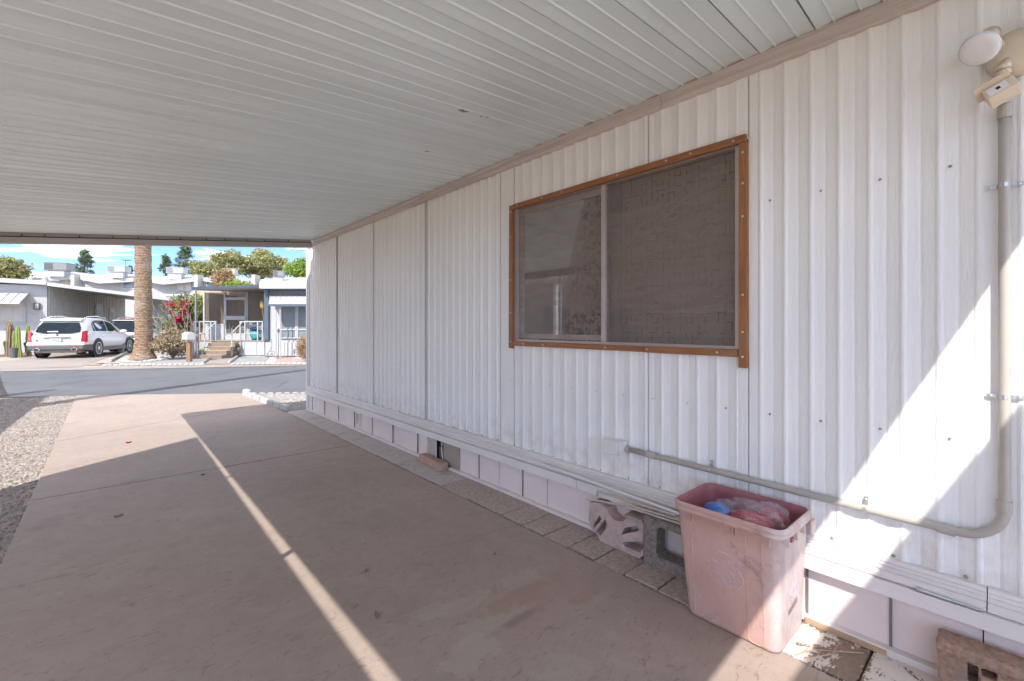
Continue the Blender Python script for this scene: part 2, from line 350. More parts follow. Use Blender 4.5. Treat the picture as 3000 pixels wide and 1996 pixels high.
# things by the wall
simple('conduit', (0.42, 0.385, 0.335), 0.42, 0.10, 5, dirt=((0.33, 0.29, 0.24), 5, 0.55, 0.4))
simple('outlet_white', (0.72, 0.70, 0.67), 0.35, 0.06, 8, dirt=((0.35, 0.3, 0.26), 30, 0.66, 0.6))
def bin_mat():
    m, n, l, b = nodes('bin_plastic'); v = vec(n, l)
    c = mixc(n, l, mrange(n, l, noise(n, l, v, 5, 6), 0.3, 0.7), (0.49, 0.295, 0.245), (0.57, 0.375, 0.32))
    c = mixc(n, l, mrange(n, l, noise(n, l, vec(n, l, (1, 1, 0.7)), 11, 8, 0.75, 0.6), 0.55, 0.72, 0, 0.55), c, (0.37, 0.19, 0.185))
    c = mixc(n, l, mrange(n, l, noise(n, l, v, 8, 8, 0.75, 0.6), 0.56, 0.66, 0, 0.6), c, (0.26, 0.175, 0.145))
    sx = n.new('ShaderNodeSeparateXYZ'); l.new(v, sx.inputs[0])     # paler mottling towards the low-y end of the bin
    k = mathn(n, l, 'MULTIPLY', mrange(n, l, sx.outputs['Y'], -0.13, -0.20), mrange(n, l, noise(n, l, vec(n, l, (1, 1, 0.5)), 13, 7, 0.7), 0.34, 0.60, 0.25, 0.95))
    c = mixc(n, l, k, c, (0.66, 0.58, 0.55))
    c = mixc(n, l, mrange(n, l, noise(n, l, vec(n, l, (1, 2, 1.2)), 45, 4, 0.6, 1.2), 0.68, 0.72, 0, 0.4), c, (0.27, 0.15, 0.14))
    l.new(c, b.inputs['Base Color']); b.inputs['Roughness'].default_value = 0.5; b.inputs['Specular IOR Level'].default_value = 0.35
    bump(n, l, b, noise(n, l, v, 90, 5), 0.12, 0.004)
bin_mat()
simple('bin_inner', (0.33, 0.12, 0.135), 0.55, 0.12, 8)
simple('bin_mark', (0.60, 0.46, 0.54), 0.5, 0.1, 20)
simple('bin_smear', (0.36, 0.20, 0.21), 0.5, 0.1, 20)
simple('red_plastic', (0.42, 0.015, 0.035), 0.3, 0.1, 10)
simple('blue_plastic', (0.05, 0.20, 0.60), 0.3, 0.1, 10)
simple('seam_grey', (0.40, 0.39, 0.38), 0.6, 0.1, 5)
simple('edging_white', (0.42, 0.41, 0.40), 0.6, 0.15, 9, dirt=((0.38, 0.33, 0.28), 9, 0.55, 0.6))
simple('white_plastic', (0.75, 0.74, 0.73), 0.35, 0.05, 10)
simple('breeze_pink', (0.53, 0.39, 0.35), 0.95, 0.16, 30, 0.8, 140, dirt=((0.36, 0.27, 0.23), 10, 0.56, 0.6))
simple('cmu_grey', (0.26, 0.215, 0.19), 0.95, 0.35, 60, 1.0, 110)
simple('brick_tan', (0.45, 0.29, 0.215), 0.9, 0.14, 40, 0.6, 120, dirt=((0.30, 0.2, 0.15), 30, 0.66, 0.5))
simple('red_block', (0.38, 0.235, 0.165), 0.95, 0.30, 50, 1.0, 110, dirt=((0.23, 0.22, 0.21), 12, 0.52, 0.6))
simple('rod_white', (0.70, 0.69, 0.69), 0.4, 0.05, 5)
simple('rod_cream', (0.52, 0.44, 0.37), 0.5, 0.08, 5)
simple('home_tan', (0.30, 0.245, 0.20), 0.7, 0.08, 3)
simple('raw_wood', (0.42, 0.28, 0.17), 0.8, 0.2, 20, 0.3, 60, stretch=(1, 0.1, 1))
simple('ivory', (0.62, 0.53, 0.40), 0.42, 0.08, 6, dirt=((0.44, 0.35, 0.25), 12, 0.58, 0.5))
simple('lamp_glass', (0.72, 0.72, 0.72), 0.22, 0.04, 9, spec=0.6)
simple('leaf_dry', (0.20, 0.15, 0.12), 0.9, 0.3, 60)
simple('petal', (0.42, 0.03, 0.10), 0.7, 0.2, 60)

# ================================================================== GROUND AND STREET
def sheet(name, pts, z, m, kind='structure', thick=0.0):
    mb = MB(); n = len(pts)
    if thick: mb.prism(pts, 'z', z - thick, z)
    else: mb.add([(p[0], p[1], z) for p in pts], [tuple(range(n))])
    return struct(mb.build(name, m), kind)
def cw(pts): return [tuple(W(l, d))[:2] for l, d in pts]
def ccw(pts):
    a = sum(pts[i][0]*pts[(i+1) % len(pts)][1] - pts[(i+1) % len(pts)][0]*pts[i][1] for i in range(len(pts)))
    return pts if a > 0 else pts[::-1]
sheet('ground', [(-700, -700), (700, -700), (700, 700), (-700, 700)], -0.06, 'soil')
near_edge = [(-40, 5.6), (-8.0, 8.54), (-5.15, 8.80), (10, 10.2), (60, 14.7)]
far_edge = [(60, 26.0), (10, 18.2), (-6.75, 15.05), (-14.7, 13.07), (-40, 6.9)]
road = sheet('road', ccw(cw(near_edge + far_edge)), -0.018, 'asphalt')
# hairline cracks in the asphalt
for i, pts in enumerate([[(0, 1126), (15, 1120), (46, 1112)], [(115, 1111), (150, 1106), (200, 1098), (245, 1088)], [(145, 1132), (185, 1126), (220, 1120), (290, 1108)], [(795, 1140), (815, 1134), (830, 1124), (842, 1118)], [(560, 1104), (640, 1097), (700, 1085)]]):
    mb = MB(); q = []
    for (a, b) in zip(pts[:-1], pts[1:]):
        for t in np.linspace(0, 1, 6)[:-1]: q.append((a[0]+(b[0]-a[0])*t + random.uniform(-1.5, 1.5), a[1]+(b[1]-a[1])*t + random.uniform(-.5, .5)))
    q.append(pts[-1]); g = [W(*G(*p, -0.018)) for p in q]
    for a, b in zip(g[:-1], g[1:]):
        t = (b-a).normalized(); s_ = Vector((-t.y, t.x, 0))*0.008
        mb.add([a-s_+Vector((0,0,-0.014)), b-s_+Vector((0,0,-0.014)), b+s_+Vector((0,0,-0.014)), a+s_+Vector((0,0,-0.014))], [(0,1,2,3)])
    o = mb.build('crack', 'crack', road)
    o.location = (0, 0, 0)

# driveway of the near lot: concrete slabs with open joints
drive = bpy.data.objects.new('driveway', None); scene.collection.objects.link(drive); struct(drive)
XL, XR = -0.435, 2.008
def edge_y(x):                               # where the driveway meets the street
    return 10.0 + (1.99 - x) * 0.735
j1 = lambda x: 4.905 - 0.012*(x - 0.6); j2 = lambda x: 7.234 + (x + 0.432)*0.519
def slab(y0a, y0b, y1a, y1b):
    t = MB(); g = 0.010
    t.prism([(XL, y0a+g), (XR, y0b+g), (XR, y1b-g), (XL, y1a-g)], 'z', -0.10, 0.0)
    return t.build('slab', 'concrete', drive, bevel=0.004)
slab(-5, -5, j1(XL), j1(XR)); slab(j1(XL), j1(XR), j2(XL), j2(XR)); slab(j2(XL), j2(XR), edge_y(XL), edge_y(XR))
MB().box(XL+0.01, XR-0.01, -4.9, 9.9, -0.11, -0.012).build('joint_filler', 'dirt', drive)

for pts in ([(1.995, 2.19), (1.80, 2.24), (1.62, 2.23), (1.45, 2.30), (1.36, 2.36)], [(-0.42, 3.35), (-0.15, 3.31), (0.06, 3.40), (0.22, 3.38)]):
    mb = MB()
    for (a, b) in zip(pts[:-1], pts[1:]):
        a, b = Vector((*a, .0015)), Vector((*b, .0015)); sd_ = Vector((-(b-a).y, (b-a).x, 0)).normalized()*.0009
        mb.add([a-sd_, b-sd_, b+sd_, a+sd_], [(0,1,2,3)])
    mb.build('hairline_crack', 'dirt', drive)
# gravel yards on both sides of the driveway (pebbles are real stones)
def pebble_field(name, poly, n, size, m, z=0.0, seed=1):
    r = np.random.default_rng(seed); poly = np.array(poly); lo, hi = poly.min(0), poly.max(0)
    pts = []
    while len(pts) < n:
        p = r.uniform(lo, hi, (n*2, 2)); ins = np.zeros(len(p), bool); j = len(poly)-1
        for i in range(len(poly)):
            xi, yi = poly[i]; xj, yj = poly[j]
            c = ((yi > p[:,1]) != (yj > p[:,1])) & (p[:,0] < (xj-xi)*(p[:,1]-yi)/(yj-yi+1e-12)+xi); ins ^= c; j = i
        pts += p[ins].tolist()
    pts = np.array(pts[:n])
    ang = np.linspace(0, 2*np.pi, 7)[:-1]
    base = np.concatenate([np.c_[np.cos(ang), np.sin(ang), np.zeros(6)], np.c_[0.62*np.cos(ang+.5), 0.62*np.sin(ang+.5), np.full(6, .72)], [[0,0,.85]]])
    fb = [(i, (i+1)%6, 6+(i+1)%6) for i in range(6)] + [(i, 6+(i+1)%6, 6+i) for i in range(6)] + [(6+i, 6+(i+1)%6, 12) for i in range(6)]
    fb = np.array(fb); V = []; 
    s = size*r.uniform(0.55, 1.5, (n,1,1)); asp = np.stack([r.uniform(.8,1.35,n), r.uniform(.6,1.0,n), r.uniform(.45,.9,n)], 1)[:,None,:]
    v = base[None]*asp*s*(1+r.normal(0,.12,(n,13,1))); a = r.uniform(0, 2*np.pi, n)[:,None]; ca, sa = np.cos(a), np.sin(a)
    x = v[:,:,0]*ca - v[:,:,1]*sa + pts[:,0:1]; y = v[:,:,0]*sa + v[:,:,1]*ca + pts[:,1:2]; zz = v[:,:,2] + z + r.uniform(-.4,.1,n)[:,None]*s[:,:,0]
    V = np.stack([x,y,zz],2).reshape(-1,3); Fc = (fb[None] + (np.arange(n)*13)[:,None,None]).reshape(-1,3)
    return struct(mesh_np(name, V, Fc, m, smooth=False), 'stuff')
def left_edge(x): return edge_y(x)
lb = [(-12, -5), (XL-0.004, -5), (XL-0.004, edge_y(XL)), (-12, edge_y(-12)-1.2)]
sheet('gravel_bed', lb, -0.02, 'yard')
o = pebble_field('gravel', [(XL-0.01, 2.2), (XL-0.01, 11.55), (-0.16, 11.52), (-0.6, 11.95), (-2.2, 12.6), (-2.2, 9), (-1.3, 5), (-0.85, 2.2)], 34000, 0.0110, 'pebbles', -0.018, 3)
o['label'] = 'mixed tan and grey pebbles covering the strip left of the driveway'; o['category'] = 'gravel'
rb = [(2.06, 7.42), (9, 7.42), (9, edge_y(9)), (1.93, 9.95)]
sheet('gravel_bed', [(2.02, 7.42), (9, 7.42), (9, 4.9+2.6), (3.2, 9.05), (1.96, 9.98)], -0.02, 'yard_white')
o = pebble_field('gravel', [(2.1, 7.44), (3.3, 7.44), (3.6, 8.75), (1.99, 9.93)], 6500, 0.012, 'pebbles_pale', -0.018, 4)
o['label'] = 'pale pebbles filling the bed between painted edging stones and house corner'; o['category'] = 'gravel'
# leaf litter and grit caught in the crack between driveway and pavers
o = pebble_field('grit', [(1.99, 0.1), (2.035, 0.1), (2.03, 5.2), (1.998, 5.2)], 1500, 0.005, 'pebbles', -0.006, 5)
o['label'] = 'dark grit and leaf bits caught in the crack beside the pavers'; o['category'] = 'grit'

# paver strip along the house
strip = bpy.data.objects.new('paver_strip', None); scene.collection.objects.link(strip); struct(strip)
MB().box(2.012, 2.40, -1.0, 7.42, -0.10, -0.012).build('bed', 'dirt', strip)
ys = [-0.9, -0.41, 0.0, 0.405, 0.655, 0.80, 1.005, 1.20, 1.395, 1.589, 1.786, 1.981, 2.178, 2.385, 2.773, 3.16, 3.55, 3.93, 4.32, 4.71, 5.10, 5.49, 5.88, 6.27, 6.66, 7.05, 7.42]
for i, (a, b) in enumerate(zip(ys[:-1], ys[1:])):
    g = random.uniform(0.003, 0.006); dz = random.uniform(-0.004, 0.003); xj = random.uniform(-0.006, 0.006)
    t = MB().hexa([(2.022+xj, a+g, -0.08), (2.352, a+g, -0.08), (2.352, b-g, -0.08), (2.022+xj+random.uniform(-.004,.004), b-g, -0.08)],
                  [(2.022+xj, a+g, dz), (2.352, a+g, dz+random.uniform(-.002,.003)), (2.352, b-g, dz+random.uniform(-.002,.003)), (2.022+xj, b-g, dz)])
    t.build('paver', 'paver_peeling' if b < 0.81 else ('paver' if b < 3.2 else 'paver_light'), strip, bevel=0.004)

# ================================================================== THE NEAR MOBILE HOME
XS = 2.318                                    # face of the siding ribs
home = thing('mobile_home', 'white mobile home with corrugated metal siding beside the driveway', 'mobile home', (XS, 3.7, 0))
HO = home.location
def hb(mb, name, m, parent=None, **k): return mb.build(name, m, parent or home, HO, **k)
seams = [-0.9, 0.885, 1.435, 2.59, 2.75, 3.892, 5.064, 6.202, 7.305, 7.40]
WY0, WY1, WZ0, WZ1 = 0.925, 2.585, 1.165, 2.205          # window opening
PITCH = 0.1035
def rib_profile(y0, y1, flats):
    pts = []; n0 = math.floor((y0 - 0.781)/PITCH); y = y0
    ys_ = [y0]; k = n0
    tabs = [(0.0, 0.0180), (0.03, 0.0172), (0.08, 0.0150), (0.25, 0.0115), (0.38, 0.0075), (0.44, 0.0020), (0.475, 0.0), (0.525, 0.0), (0.56, 0.0020), (0.62, 0.0075), (0.75, 0.0115), (0.92, 0.0150), (0.97, 0.0172), (1.0, 0.0180)]
    out = []
    while 0.781 + k*PITCH < y1 + PITCH:
        for t, dx in tabs[:-1]:
            yy = 0.781 + (k + t)*PITCH
            if y0 < yy < y1: out.append((XS + dx*(1.5 if y0 > 2.7 else 0.72), yy))
        k += 1
    def flat(yy): return any(a <= yy <= b for a, b in flats)
    out = [(XS + 0.006 if flat(yy) else x, yy) for x, yy in out]
    return [(out[0][0], y0+0.0006)] + out + [(out[-1][0], y1+0.004)]
flats = [(0.845, 0.94), (2.585, 2.78)]
for a, b in zip(seams[:-1], seams[1:]):
    segs = [(a, b)]
    zr = [(0.375, 2.56)]
    pr = rib_profile(a, b, flats)
    mb = MB()
    if a >= 0.88 and b <= 2.60:               # behind the window: strips above and below the opening
        q0 = max(a, 0.0)
        mb.strip(pr, 'z', 0.375, WZ0); hb(MB().strip(pr, 'z', WZ1, 2.56), 'siding_panel', 'siding', smooth=False)
    else: mb.strip(pr, 'z', 0.375, 2.56)
    ob = hb(mb, 'siding_panel', 'siding')
    if a > 0.5 and b < 7.35:                   # dark lap line at the seam
        hb(MB().box(XS+0.002, XS+0.011, b-0.0022, b+0.0008, 0.378, 2.55 if not (0.9 < b < 2.58) else WZ0), 'seam', 'seam_grey', ob)
        if 0.9 < b < 2.58: hb(MB().box(XS+0.002, XS+0.011, b-0.0022, b+0.0008, WZ1, 2.55), 'seam', 'seam_grey', ob)
hb(MB().box(2.349, 2.36, -0.9, WY0, 0.30, 2.6).box(2.349, 2.36, WY1, 7.38, 0.30, 2.6).box(2.345, 2.36, WY0, WY1, 0.30, WZ0).box(2.345, 2.36, WY0, WY1, WZ1, 2.6), 'wall_core', 'grey_liner')
hb(MB().box(2.36, 6.2, 7.36, 7.39, 0.0, 2.9).box(2.36, 6.2, -0.9, -0.87, 0, 2.9).box(6.17, 6.2, -0.87, 7.36, 0, 2.9), 'end_wall', 'siding')
hb(MB().prism([(2.30, 2.60), (6.3, 2.75), (6.3, 2.83), (2.30, 2.68)], 'y', -0.95, 7.46), 'roof', 'post')
# corner trim and the little white eave end
hb(MB().box(2.306, 2.36, 7.37, 7.43, 0.0, 2.62), 'corner_trim', 'post', bevel=0.004)
hb(MB().hexa([(2.20, 7.50, 2.47), (2.34, 7.47, 2.50), (2.34, 7.60, 2.50), (2.20, 7.60, 2.47)], [(2.16, 7.50, 2.56), (2.34, 7.47, 2.56), (2.34, 7.60, 2.56), (2.16, 7.60, 2.56)]), 'eave_end', 'post')
# ceiling trim board (several lengths) and the ribbed board under the siding
for a, b in ((-0.9, 1.335), (1.338, 4.15), (4.153, 7.36)):
    hb(MB().prism([(XS-0.012, 2.512), (XS-0.020, 2.516), (XS-0.020, 2.548), (XS-0.030, 2.553), (XS-0.030, 2.580), (XS+0.01, 2.580), (XS+0.01, 2.512)], 'y', a, b), 'ceiling_trim', 'trim')
hb(MB().box(XS-0.042, XS-0.004, -0.9, 7.36, 2.583, 2.592), 'trim_lip', 'trim')
for a, b in ((-0.9, 0.085), (0.088, 3.40), (3.404, 5.35), (5.354, 7.36)):
    prof = [(XS+0.004, 0.382), (XS-0.012, 0.380), (XS-0.014, 0.366), (XS-0.009, 0.362), (XS-0.016, 0.352), (XS-0.011, 0.347), (XS-0.022, 0.337), (XS-0.017, 0.331), (XS-0.030, 0.320), (XS-0.030, 0.304), (XS+0.02, 0.300), (XS+0.02, 0.382)]
    hb(MB().prism(prof, 'y', a, b), 'bottom_board', 'trim_low')
# skirting: cap rail, bottom rail, panels
for a, b in ((-0.9, 1.93), (1.935, 4.70), (4.705, 7.38)):
    hb(MB().prism([(XS-0.020, 0.300), (XS-0.040, 0.297), (XS-0.042, 0.243), (XS-0.034, 0.240), (XS-0.030, 0.250), (XS-0.0, 0.250), (XS+0.0, 0.300)], 'y', a, b), 'skirt_rail', 'skirt_cap')
hb(MB().box(XS-0.020, XS+0.02, 0.62, 3.45, 0.0, 0.022).box(XS-0.020, XS+0.02, 3.86, 7.40, 0, 0.022), 'base_rail', 'skirt', bevel=0.003)
hb(MB().box(XS-0.024, XS+0.02, 0.20, 0.62, 0.0, 0.026), 'base_rail', 'trim_low', bevel=0.003)
hb(MB().box(XS-0.020, XS+0.02, -0.9, 0.20, 0.0, 0.022), 'base_rail', 'skirt', bevel=0.003)
hb(MB().box(XS-0.031, XS-0.021, 0.36, 0.64, 0.0, 0.02), 'wood_strip', 'raw_wood')
pan = [-0.9, -0.4, 0.097, 0.353, 0.641, 0.93, 1.21, 1.56, 1.954, 2.247, 2.498, 2.780, 3.036, 3.32]
pan2 = [3.872, 4.047, 4.33, 4.579, 5.097, 5.617, 6.139, 6.673, 7.197, 7.38]
def skirt_panel(a, b, m='skirt', lean=0.0, off=0.0):
    x = XS + 0.012 + off
    return hb(MB().hexa([(x, a, 0.004), (x+0.006, a, 0.004), (x+0.006, b, 0.004), (x, b, 0.004)], [(x, a+lean, 0.262), (x+0.006, a+lean, 0.262), (x+0.006, b+lean, 0.262), (x, b+lean, 0.262)]), 'skirt_panel', m)
for i, (a, b) in enumerate(zip(pan[:-1], pan[1:])): skirt_panel(a+0.002, b-0.002, off=0.0 if i % 2 else 0.004)
for i, (a, b) in enumerate(zip(pan2[:-1], pan2[1:])): skirt_panel(a+0.003, b-0.003, lean=0.02 if 4.0 < a < 4.6 else 0, off=0.0 if i % 2 else 0.004)
skirt_panel(3.325, 3.585, 'tan_panel', 0.012, 0.008)
for a in (0.353, 0.641, 2.498, 3.036, 4.047, 4.579, 5.097, 5.617, 6.139, 6.673, 7.197):
    hb(MB().hexa([(XS+0.006, a-0.004, 0.02), (XS+0.013, a-0.004, 0.02), (XS+0.013, a+0.004, 0.02), (XS+0.006, a+0.004, 0.02)], [(XS+0.006, a-0.004, 0.262), (XS+0.013, a-0.004, 0.262), (XS+0.013, a+0.004, 0.262), (XS+0.006, a+0.004, 0.262)]), 'skirt_joint', 'grey_liner')
# diamond lattice piece, the open gap with a grey liner behind it
lat = MB()
for k in range(-14, 40):
    for s_ in (1, -1):
        y0 = 3.712; y1 = 3.868; w = y1 - y0; z0 = k*0.018
        za, zb = (z0, z0 + w) if s_ > 0 else (z0 + w, z0)
        pts = []
        for t in np.linspace(0, 1, 25):
            zz = za + (zb-za)*t
            if 0.026 <= zz <= 0.255: pts.append((XS + 0.010 + (0.002 if s_ > 0 else 0), y0 + w*t, zz))
        if len(pts) > 1:
            a, b = Vector(pts[0]), Vector(pts[-1])
            lat.hexa([a+Vector((0,0,-.0035)), a+Vector((.0025,0,-.0035)), b+Vector((.0025,0,-.0035)), b+Vector((0,0,-.0035))], [a+Vector((0,0,.0035)), a+Vector((.0025,0,.0035)), b+Vector((.0025,0,.0035)), b+Vector((0,0,.0035))])
hb(lat, 'lattice', 'skirt')
hb(MB().box(XS+0.004, XS+0.02, 3.706, 3.716, 0.02, 0.258), 'lattice_edge', 'skirt')
hb(MB().box(2.42, 2.44, 3.4, 4.0, 0.0, 0.30), 'crawl_space', 'dark_gap')
hb(MB().box(2.37, 2.38, 3.59, 3.70, 0.165, 0.255).box(2.36, 2.37, 3.59, 3.70, 0.03, 0.148), 'liner_board', 'grey_liner')
hb(MB().tube([(XS+0.008, 3.592, 0.255), (XS+0.002, 3.598, 0.16), (XS+0.01, 3.588, 0.04)], 0.004, 6), 'torn_edge', 'rod_white')
# vent grille in the skirting
vg = hb(MB().holed([(5.42, 0.055), (5.56, 0.055), (5.56, 0.225), (5.42, 0.225)], [[(5.437, 0.075), (5.543, 0.075), (5.543, 0.205), (5.437, 0.205)]], lambda a, b, w: (XS+0.010-w, a, b), 0.010), 'vent_grille', 'skirt')
for i in range(6): hb(MB().obox((XS+0.006, 5.49, 0.088+i*0.021), (0.012, 0.104, 0.003), (0, R(35), 0)), 'vent_slat', 'skirt', vg)
# siding screws: two rows plus the row along the lowest edge
k = 0
for z, x in ((1.888, 0.0), (0.886, 0.0)):
    for j in range(-2, 34):
        y = 0.385 + j*0.2035
        if WY0-0.05 < y < WY1+0.05 and z > WZ0 and z < WZ1 or y > 7.28: continue
        hb(MB().lathe([(0.0, 0.0045), (0.0028, 0.0034), (0.0038, 0.0), (0.0055, -0.0008)], 8, Matrix.Translation((XS+0.001, y, z)) @ Matrix.Rotation(R(-90), 4, 'Y')), 'screw', 'screw' if j > 3 else 'screw_dark')
for j in range(0, 34):
    y = 0.14 + j*0.2035
    if y > 7.25: break
    hb(MB().lathe([(0.0, 0.005), (0.004, 0.0035), (0.005, 0.0), (0.007, -0.001)], 8, Matrix.Translation((XS+0.001, y, 0.392)) @ Matrix.Rotation(R(-90), 4, 'Y')), 'screw', 'screw_dark')

# ---- window: wooden outer frame, aluminium slider, sagging shade cloth, screen, patterned curtain
win = hb(MB().box(XS+0.008, XS+0.05, WY0, WY0+0.028, WZ0, WZ1).box(XS+0.008, XS+0.05, WY1-0.030, WY1, WZ0, WZ1).box(XS+0.008, XS+0.05, WY0+0.028, WY1-0.030, WZ0, WZ0+0.034).box(XS+0.008, XS+0.05, WY0+0.028, WY1-0.030, WZ1-0.020, WZ1), 'window', 'alu')
def wb(mb, name, m, **k): return hb(mb, name, m, win, **k)
wb(MB().hexa([(XS-0.020, 2.585, 1.128), (XS+0.003, 2.585, 1.128), (XS+0.003, 2.628, 1.130), (XS-0.020, 2.628, 1.130)], [(XS-0.020, 2.583, 2.216), (XS+0.003, 2.583, 2.216), (XS+0.003, 2.622, 2.220), (XS-0.020, 2.622, 2.220)]), 'frame_board', 'frame_wood_up', bevel=0.003)
wb(MB().hexa([(XS-0.022, 0.884, 1.096), (XS+0.003, 0.884, 1.096), (XS+0.003, 0.926, 1.096), (XS-0.022, 0.926, 1.096)], [(XS-0.022, 0.886, 2.188), (XS+0.003, 0.886, 2.188), (XS+0.003, 0.924, 2.188), (XS-0.022, 0.924, 2.188)]), 'frame_board', 'frame_wood_up', bevel=0.003)
wb(MB().hexa([(XS-0.020, 0.893, 2.190), (XS+0.003, 0.893, 2.190), (XS+0.003, 2.582, 2.185), (XS-0.020, 2.582, 2.185)], [(XS-0.020, 0.893, 2.228), (XS+0.003, 0.893, 2.228), (XS+0.003, 2.582, 2.222), (XS-0.020, 2.582, 2.222)]), 'frame_board', 'frame_wood', bevel=0.003)
for a, b in ((0.930, 1.452), (1.454, 2.582)):
    wb(MB().box(XS-0.020, XS+0.003, a, b, 1.148 if a < 1 else 1.150, 1.183), 'frame_board', 'frame_wood', bevel=0.003)
for y, z in [(0.905, 2.14), (0.905, 1.99), (0.905, 1.83), (0.905, 1.45), (0.905, 1.27), (0.905, 1.15), (2.604, 2.17), (2.604, 1.98), (2.604, 1.65), (2.604, 1.4), (2.604, 1.18), (0.95, 2.208), (1.17, 2.209), (1.31, 2.209), (1.63, 2.208), (2.08, 2.206), (2.27, 2.205), (2.53, 2.204), (1.03, 1.166), (1.43, 1.166), (1.72, 1.166), (2.26, 1.166), (2.46, 1.166)]:
    wb(MB().lathe([(0.0, 0.0035), (0.005, 0.0025), (0.0062, 0.0)], 8, Matrix.Translation((XS-0.0225 if y < 0.93 else XS-0.0205, y, z)) @ Matrix.Rotation(R(-90), 4, 'Y')), 'frame_screw', 'screw')
wb(MB().box(XS+0.004, XS+0.045, 1.738, 1.770, WZ0+0.034, WZ1-0.020), 'mullion', 'alu', bevel=0.002)
sash = wb(MB().holed([(1.773, 1.205), (2.553, 1.205), (2.553, 2.182), (1.773, 2.182)], [[(1.788, 1.240), (2.520, 1.240), (2.520, 2.140), (1.788, 2.140)]], lambda a, b, w: (XS+0.030+w, a, b), 0.016), 'sash', 'alu')
wb(MB().add([(XS+0.040, 1.775, 1.21), (XS+0.040, 1.775, 2.18), (XS+0.040, 2.552, 2.18), (XS+0.040, 2.552, 1.21)], [(3,2,1,0)]), 'pane', 'glass')
wb(MB().add([(XS+0.026, 0.955, 1.20), (XS+0.026, 0.955, 2.185), (XS+0.026, 1.737, 2.185), (XS+0.026, 1.737, 1.20)], [(3,2,1,0)]), 'pane', 'glass')
wb(MB().add([(XS+0.018, 0.952, 1.20), (XS+0.018, 1.738, 1.20), (XS+0.018, 1.738, 2.185), (XS+0.018, 0.952, 2.185)], [(0,1,2,3)]), 'insect_screen', 'window_screen')
wb(MB().add([(XS+0.022, 1.772, 1.20), (XS+0.022, 2.553, 1.20), (XS+0.022, 2.553, 2.185), (XS+0.022, 1.772, 2.185)], [(0,1,2,3)]), 'insect_screen', 'window_screen')
# shade cloth hung inside, top edge sagging
sc_ = MB(); tops = [(2.56, 2.052), (2.24, 2.012), (1.8, 2.004), (1.4, 1.998), (0.96, 2.03)]; bots = [(2.56, 1.42), (2.24, 1.385), (1.8, 1.374), (1.4, 1.37), (0.96, 1.37)]
nY, nZ = 33, 9; vs_ = []
for i in range(nY):
    y = 2.56 - 1.6*i/(nY-1); zt = np.interp(-y, [-a for a, _ in tops], [b for _, b in tops]); zb = np.interp(-y, [-a for a, _ in bots], [b for _, b in bots])
    for j in range(nZ): vs_.append((XS+0.062 + 0.004*math.sin(y*11+j*0.7), y, zb + (zt-zb)*j/(nZ-1)))
sc_.add(vs_, [(i*nZ+j, (i+1)*nZ+j, (i+1)*nZ+j+1, i*nZ+j+1) for i in range(nY-1) for j in range(nZ-1)])
wb(sc_, 'shade_cloth', 'shade_cloth', smooth=True)
wb(MB().box(XS+0.115, XS+0.120, 0.90, 1.682, 1.18, 2.2).box(XS+0.110, XS+0.114, 1.70, 2.31, 1.18, 2.2), 'curtain', 'curtain')
wb(MB().box(XS+0.105, XS+0.109, 1.675, 1.80, 1.18, 2.2), 'curtain_edge', 'grey_liner')
wb(MB().box(XS+0.115, XS+0.118, 2.305, 2.44, 1.18, 2.0), 'inner_drape', 'red_cloth')
wb(MB().box(XS+0.105, XS+0.108, 2.43, 2.60, 1.18, 1.72), 'lace_panel', 'lace')
wb(MB().box(XS+0.30, XS+0.32, 0.8, 2.7, 1.1, 2.3).box(XS+0.04, XS+0.30, 0.8, 2.7, 1.10, 1.12).box(XS+0.04, XS+0.30, 0.8, 2.7, 2.3, 2.32).box(XS+0.04, XS+0.30, 0.80, 0.82, 1.12, 2.3).box(XS+0.04, XS+0.30, 2.68, 2.7, 1.12, 2.3), 'room_box', 'room')

# ================================================================== CARPORT ROOF
carport = thing('carport', 'white metal pan carport roof sloping down from the house wall', 'carport', (0.6, 3.5, 0))
CO = carport.location
def cb(mb, name, m, parent=None, **k): return mb.build(name, m, parent or carport, CO, **k)
SL = 0.10; XE = -0.972; YF, YB = 7.02, -0.42
def rz(x): return 2.585 - SL*(XS - x)
PW = 0.2255; SKEW = 0.065
def pan_prof():
    return [(0.0035, 0.014), (0.0045, 0.0), (0.063, 0.0), (0.068, -0.0048), (0.074, 0.005), (0.153, 0.001), (0.159, -0.0048), (0.165, 0.003), (0.2205, -0.006), (0.2215, 0.014)]
yk = 0.376 - PW*6
while yk < YF + 0.3:
    pr = pan_prof(); mb = MB(); top = []; 
    rows = []
    for x in (XS - 0.025, XE):
        sh = -SKEW*(XS - x)
        rows.append([(x, min(max(yk + yy + sh, YB), YF), rz(x) + zz) for yy, zz in pr])
    if max(p[1] for r_ in rows for p in r_) - min(p[1] for r_ in rows for p in r_) > 0.02 and rows[0][-1][1] > YB + 0.01:
        n_ = len(pr)
        up = [[(p[0], p[1], rz(p[0]) + 0.055) for p in (r_[0], r_[-1])] for r_ in rows]
        mb.add(rows[0] + rows[1], [(i, i+1, i+1+n_, i+n_) for i in range(n_-1)])
        mb.add([up[0][0], up[0][1], up[1][1], up[1][0]], [(0,1,2,3)])
        cb(mb, 'roof_panel', 'ceiling')
    yk += PW
cb(MB().hexa([(XS-0.02, YB+0.005, rz(XS)+0.06), (XS-0.02, YF-0.005, rz(XS)+0.06), (XE, YF-0.005, rz(XE)+0.06), (XE, YB+0.005, rz(XE)+0.06)], [(XS-0.02, YB+0.005, rz(XS)+0.07), (XS-0.02, YF-0.005, rz(XS)+0.07), (XE, YF-0.005, rz(XE)+0.07), (XE, YB+0.005, rz(XE)+0.07)]), 'roof_deck', 'post')
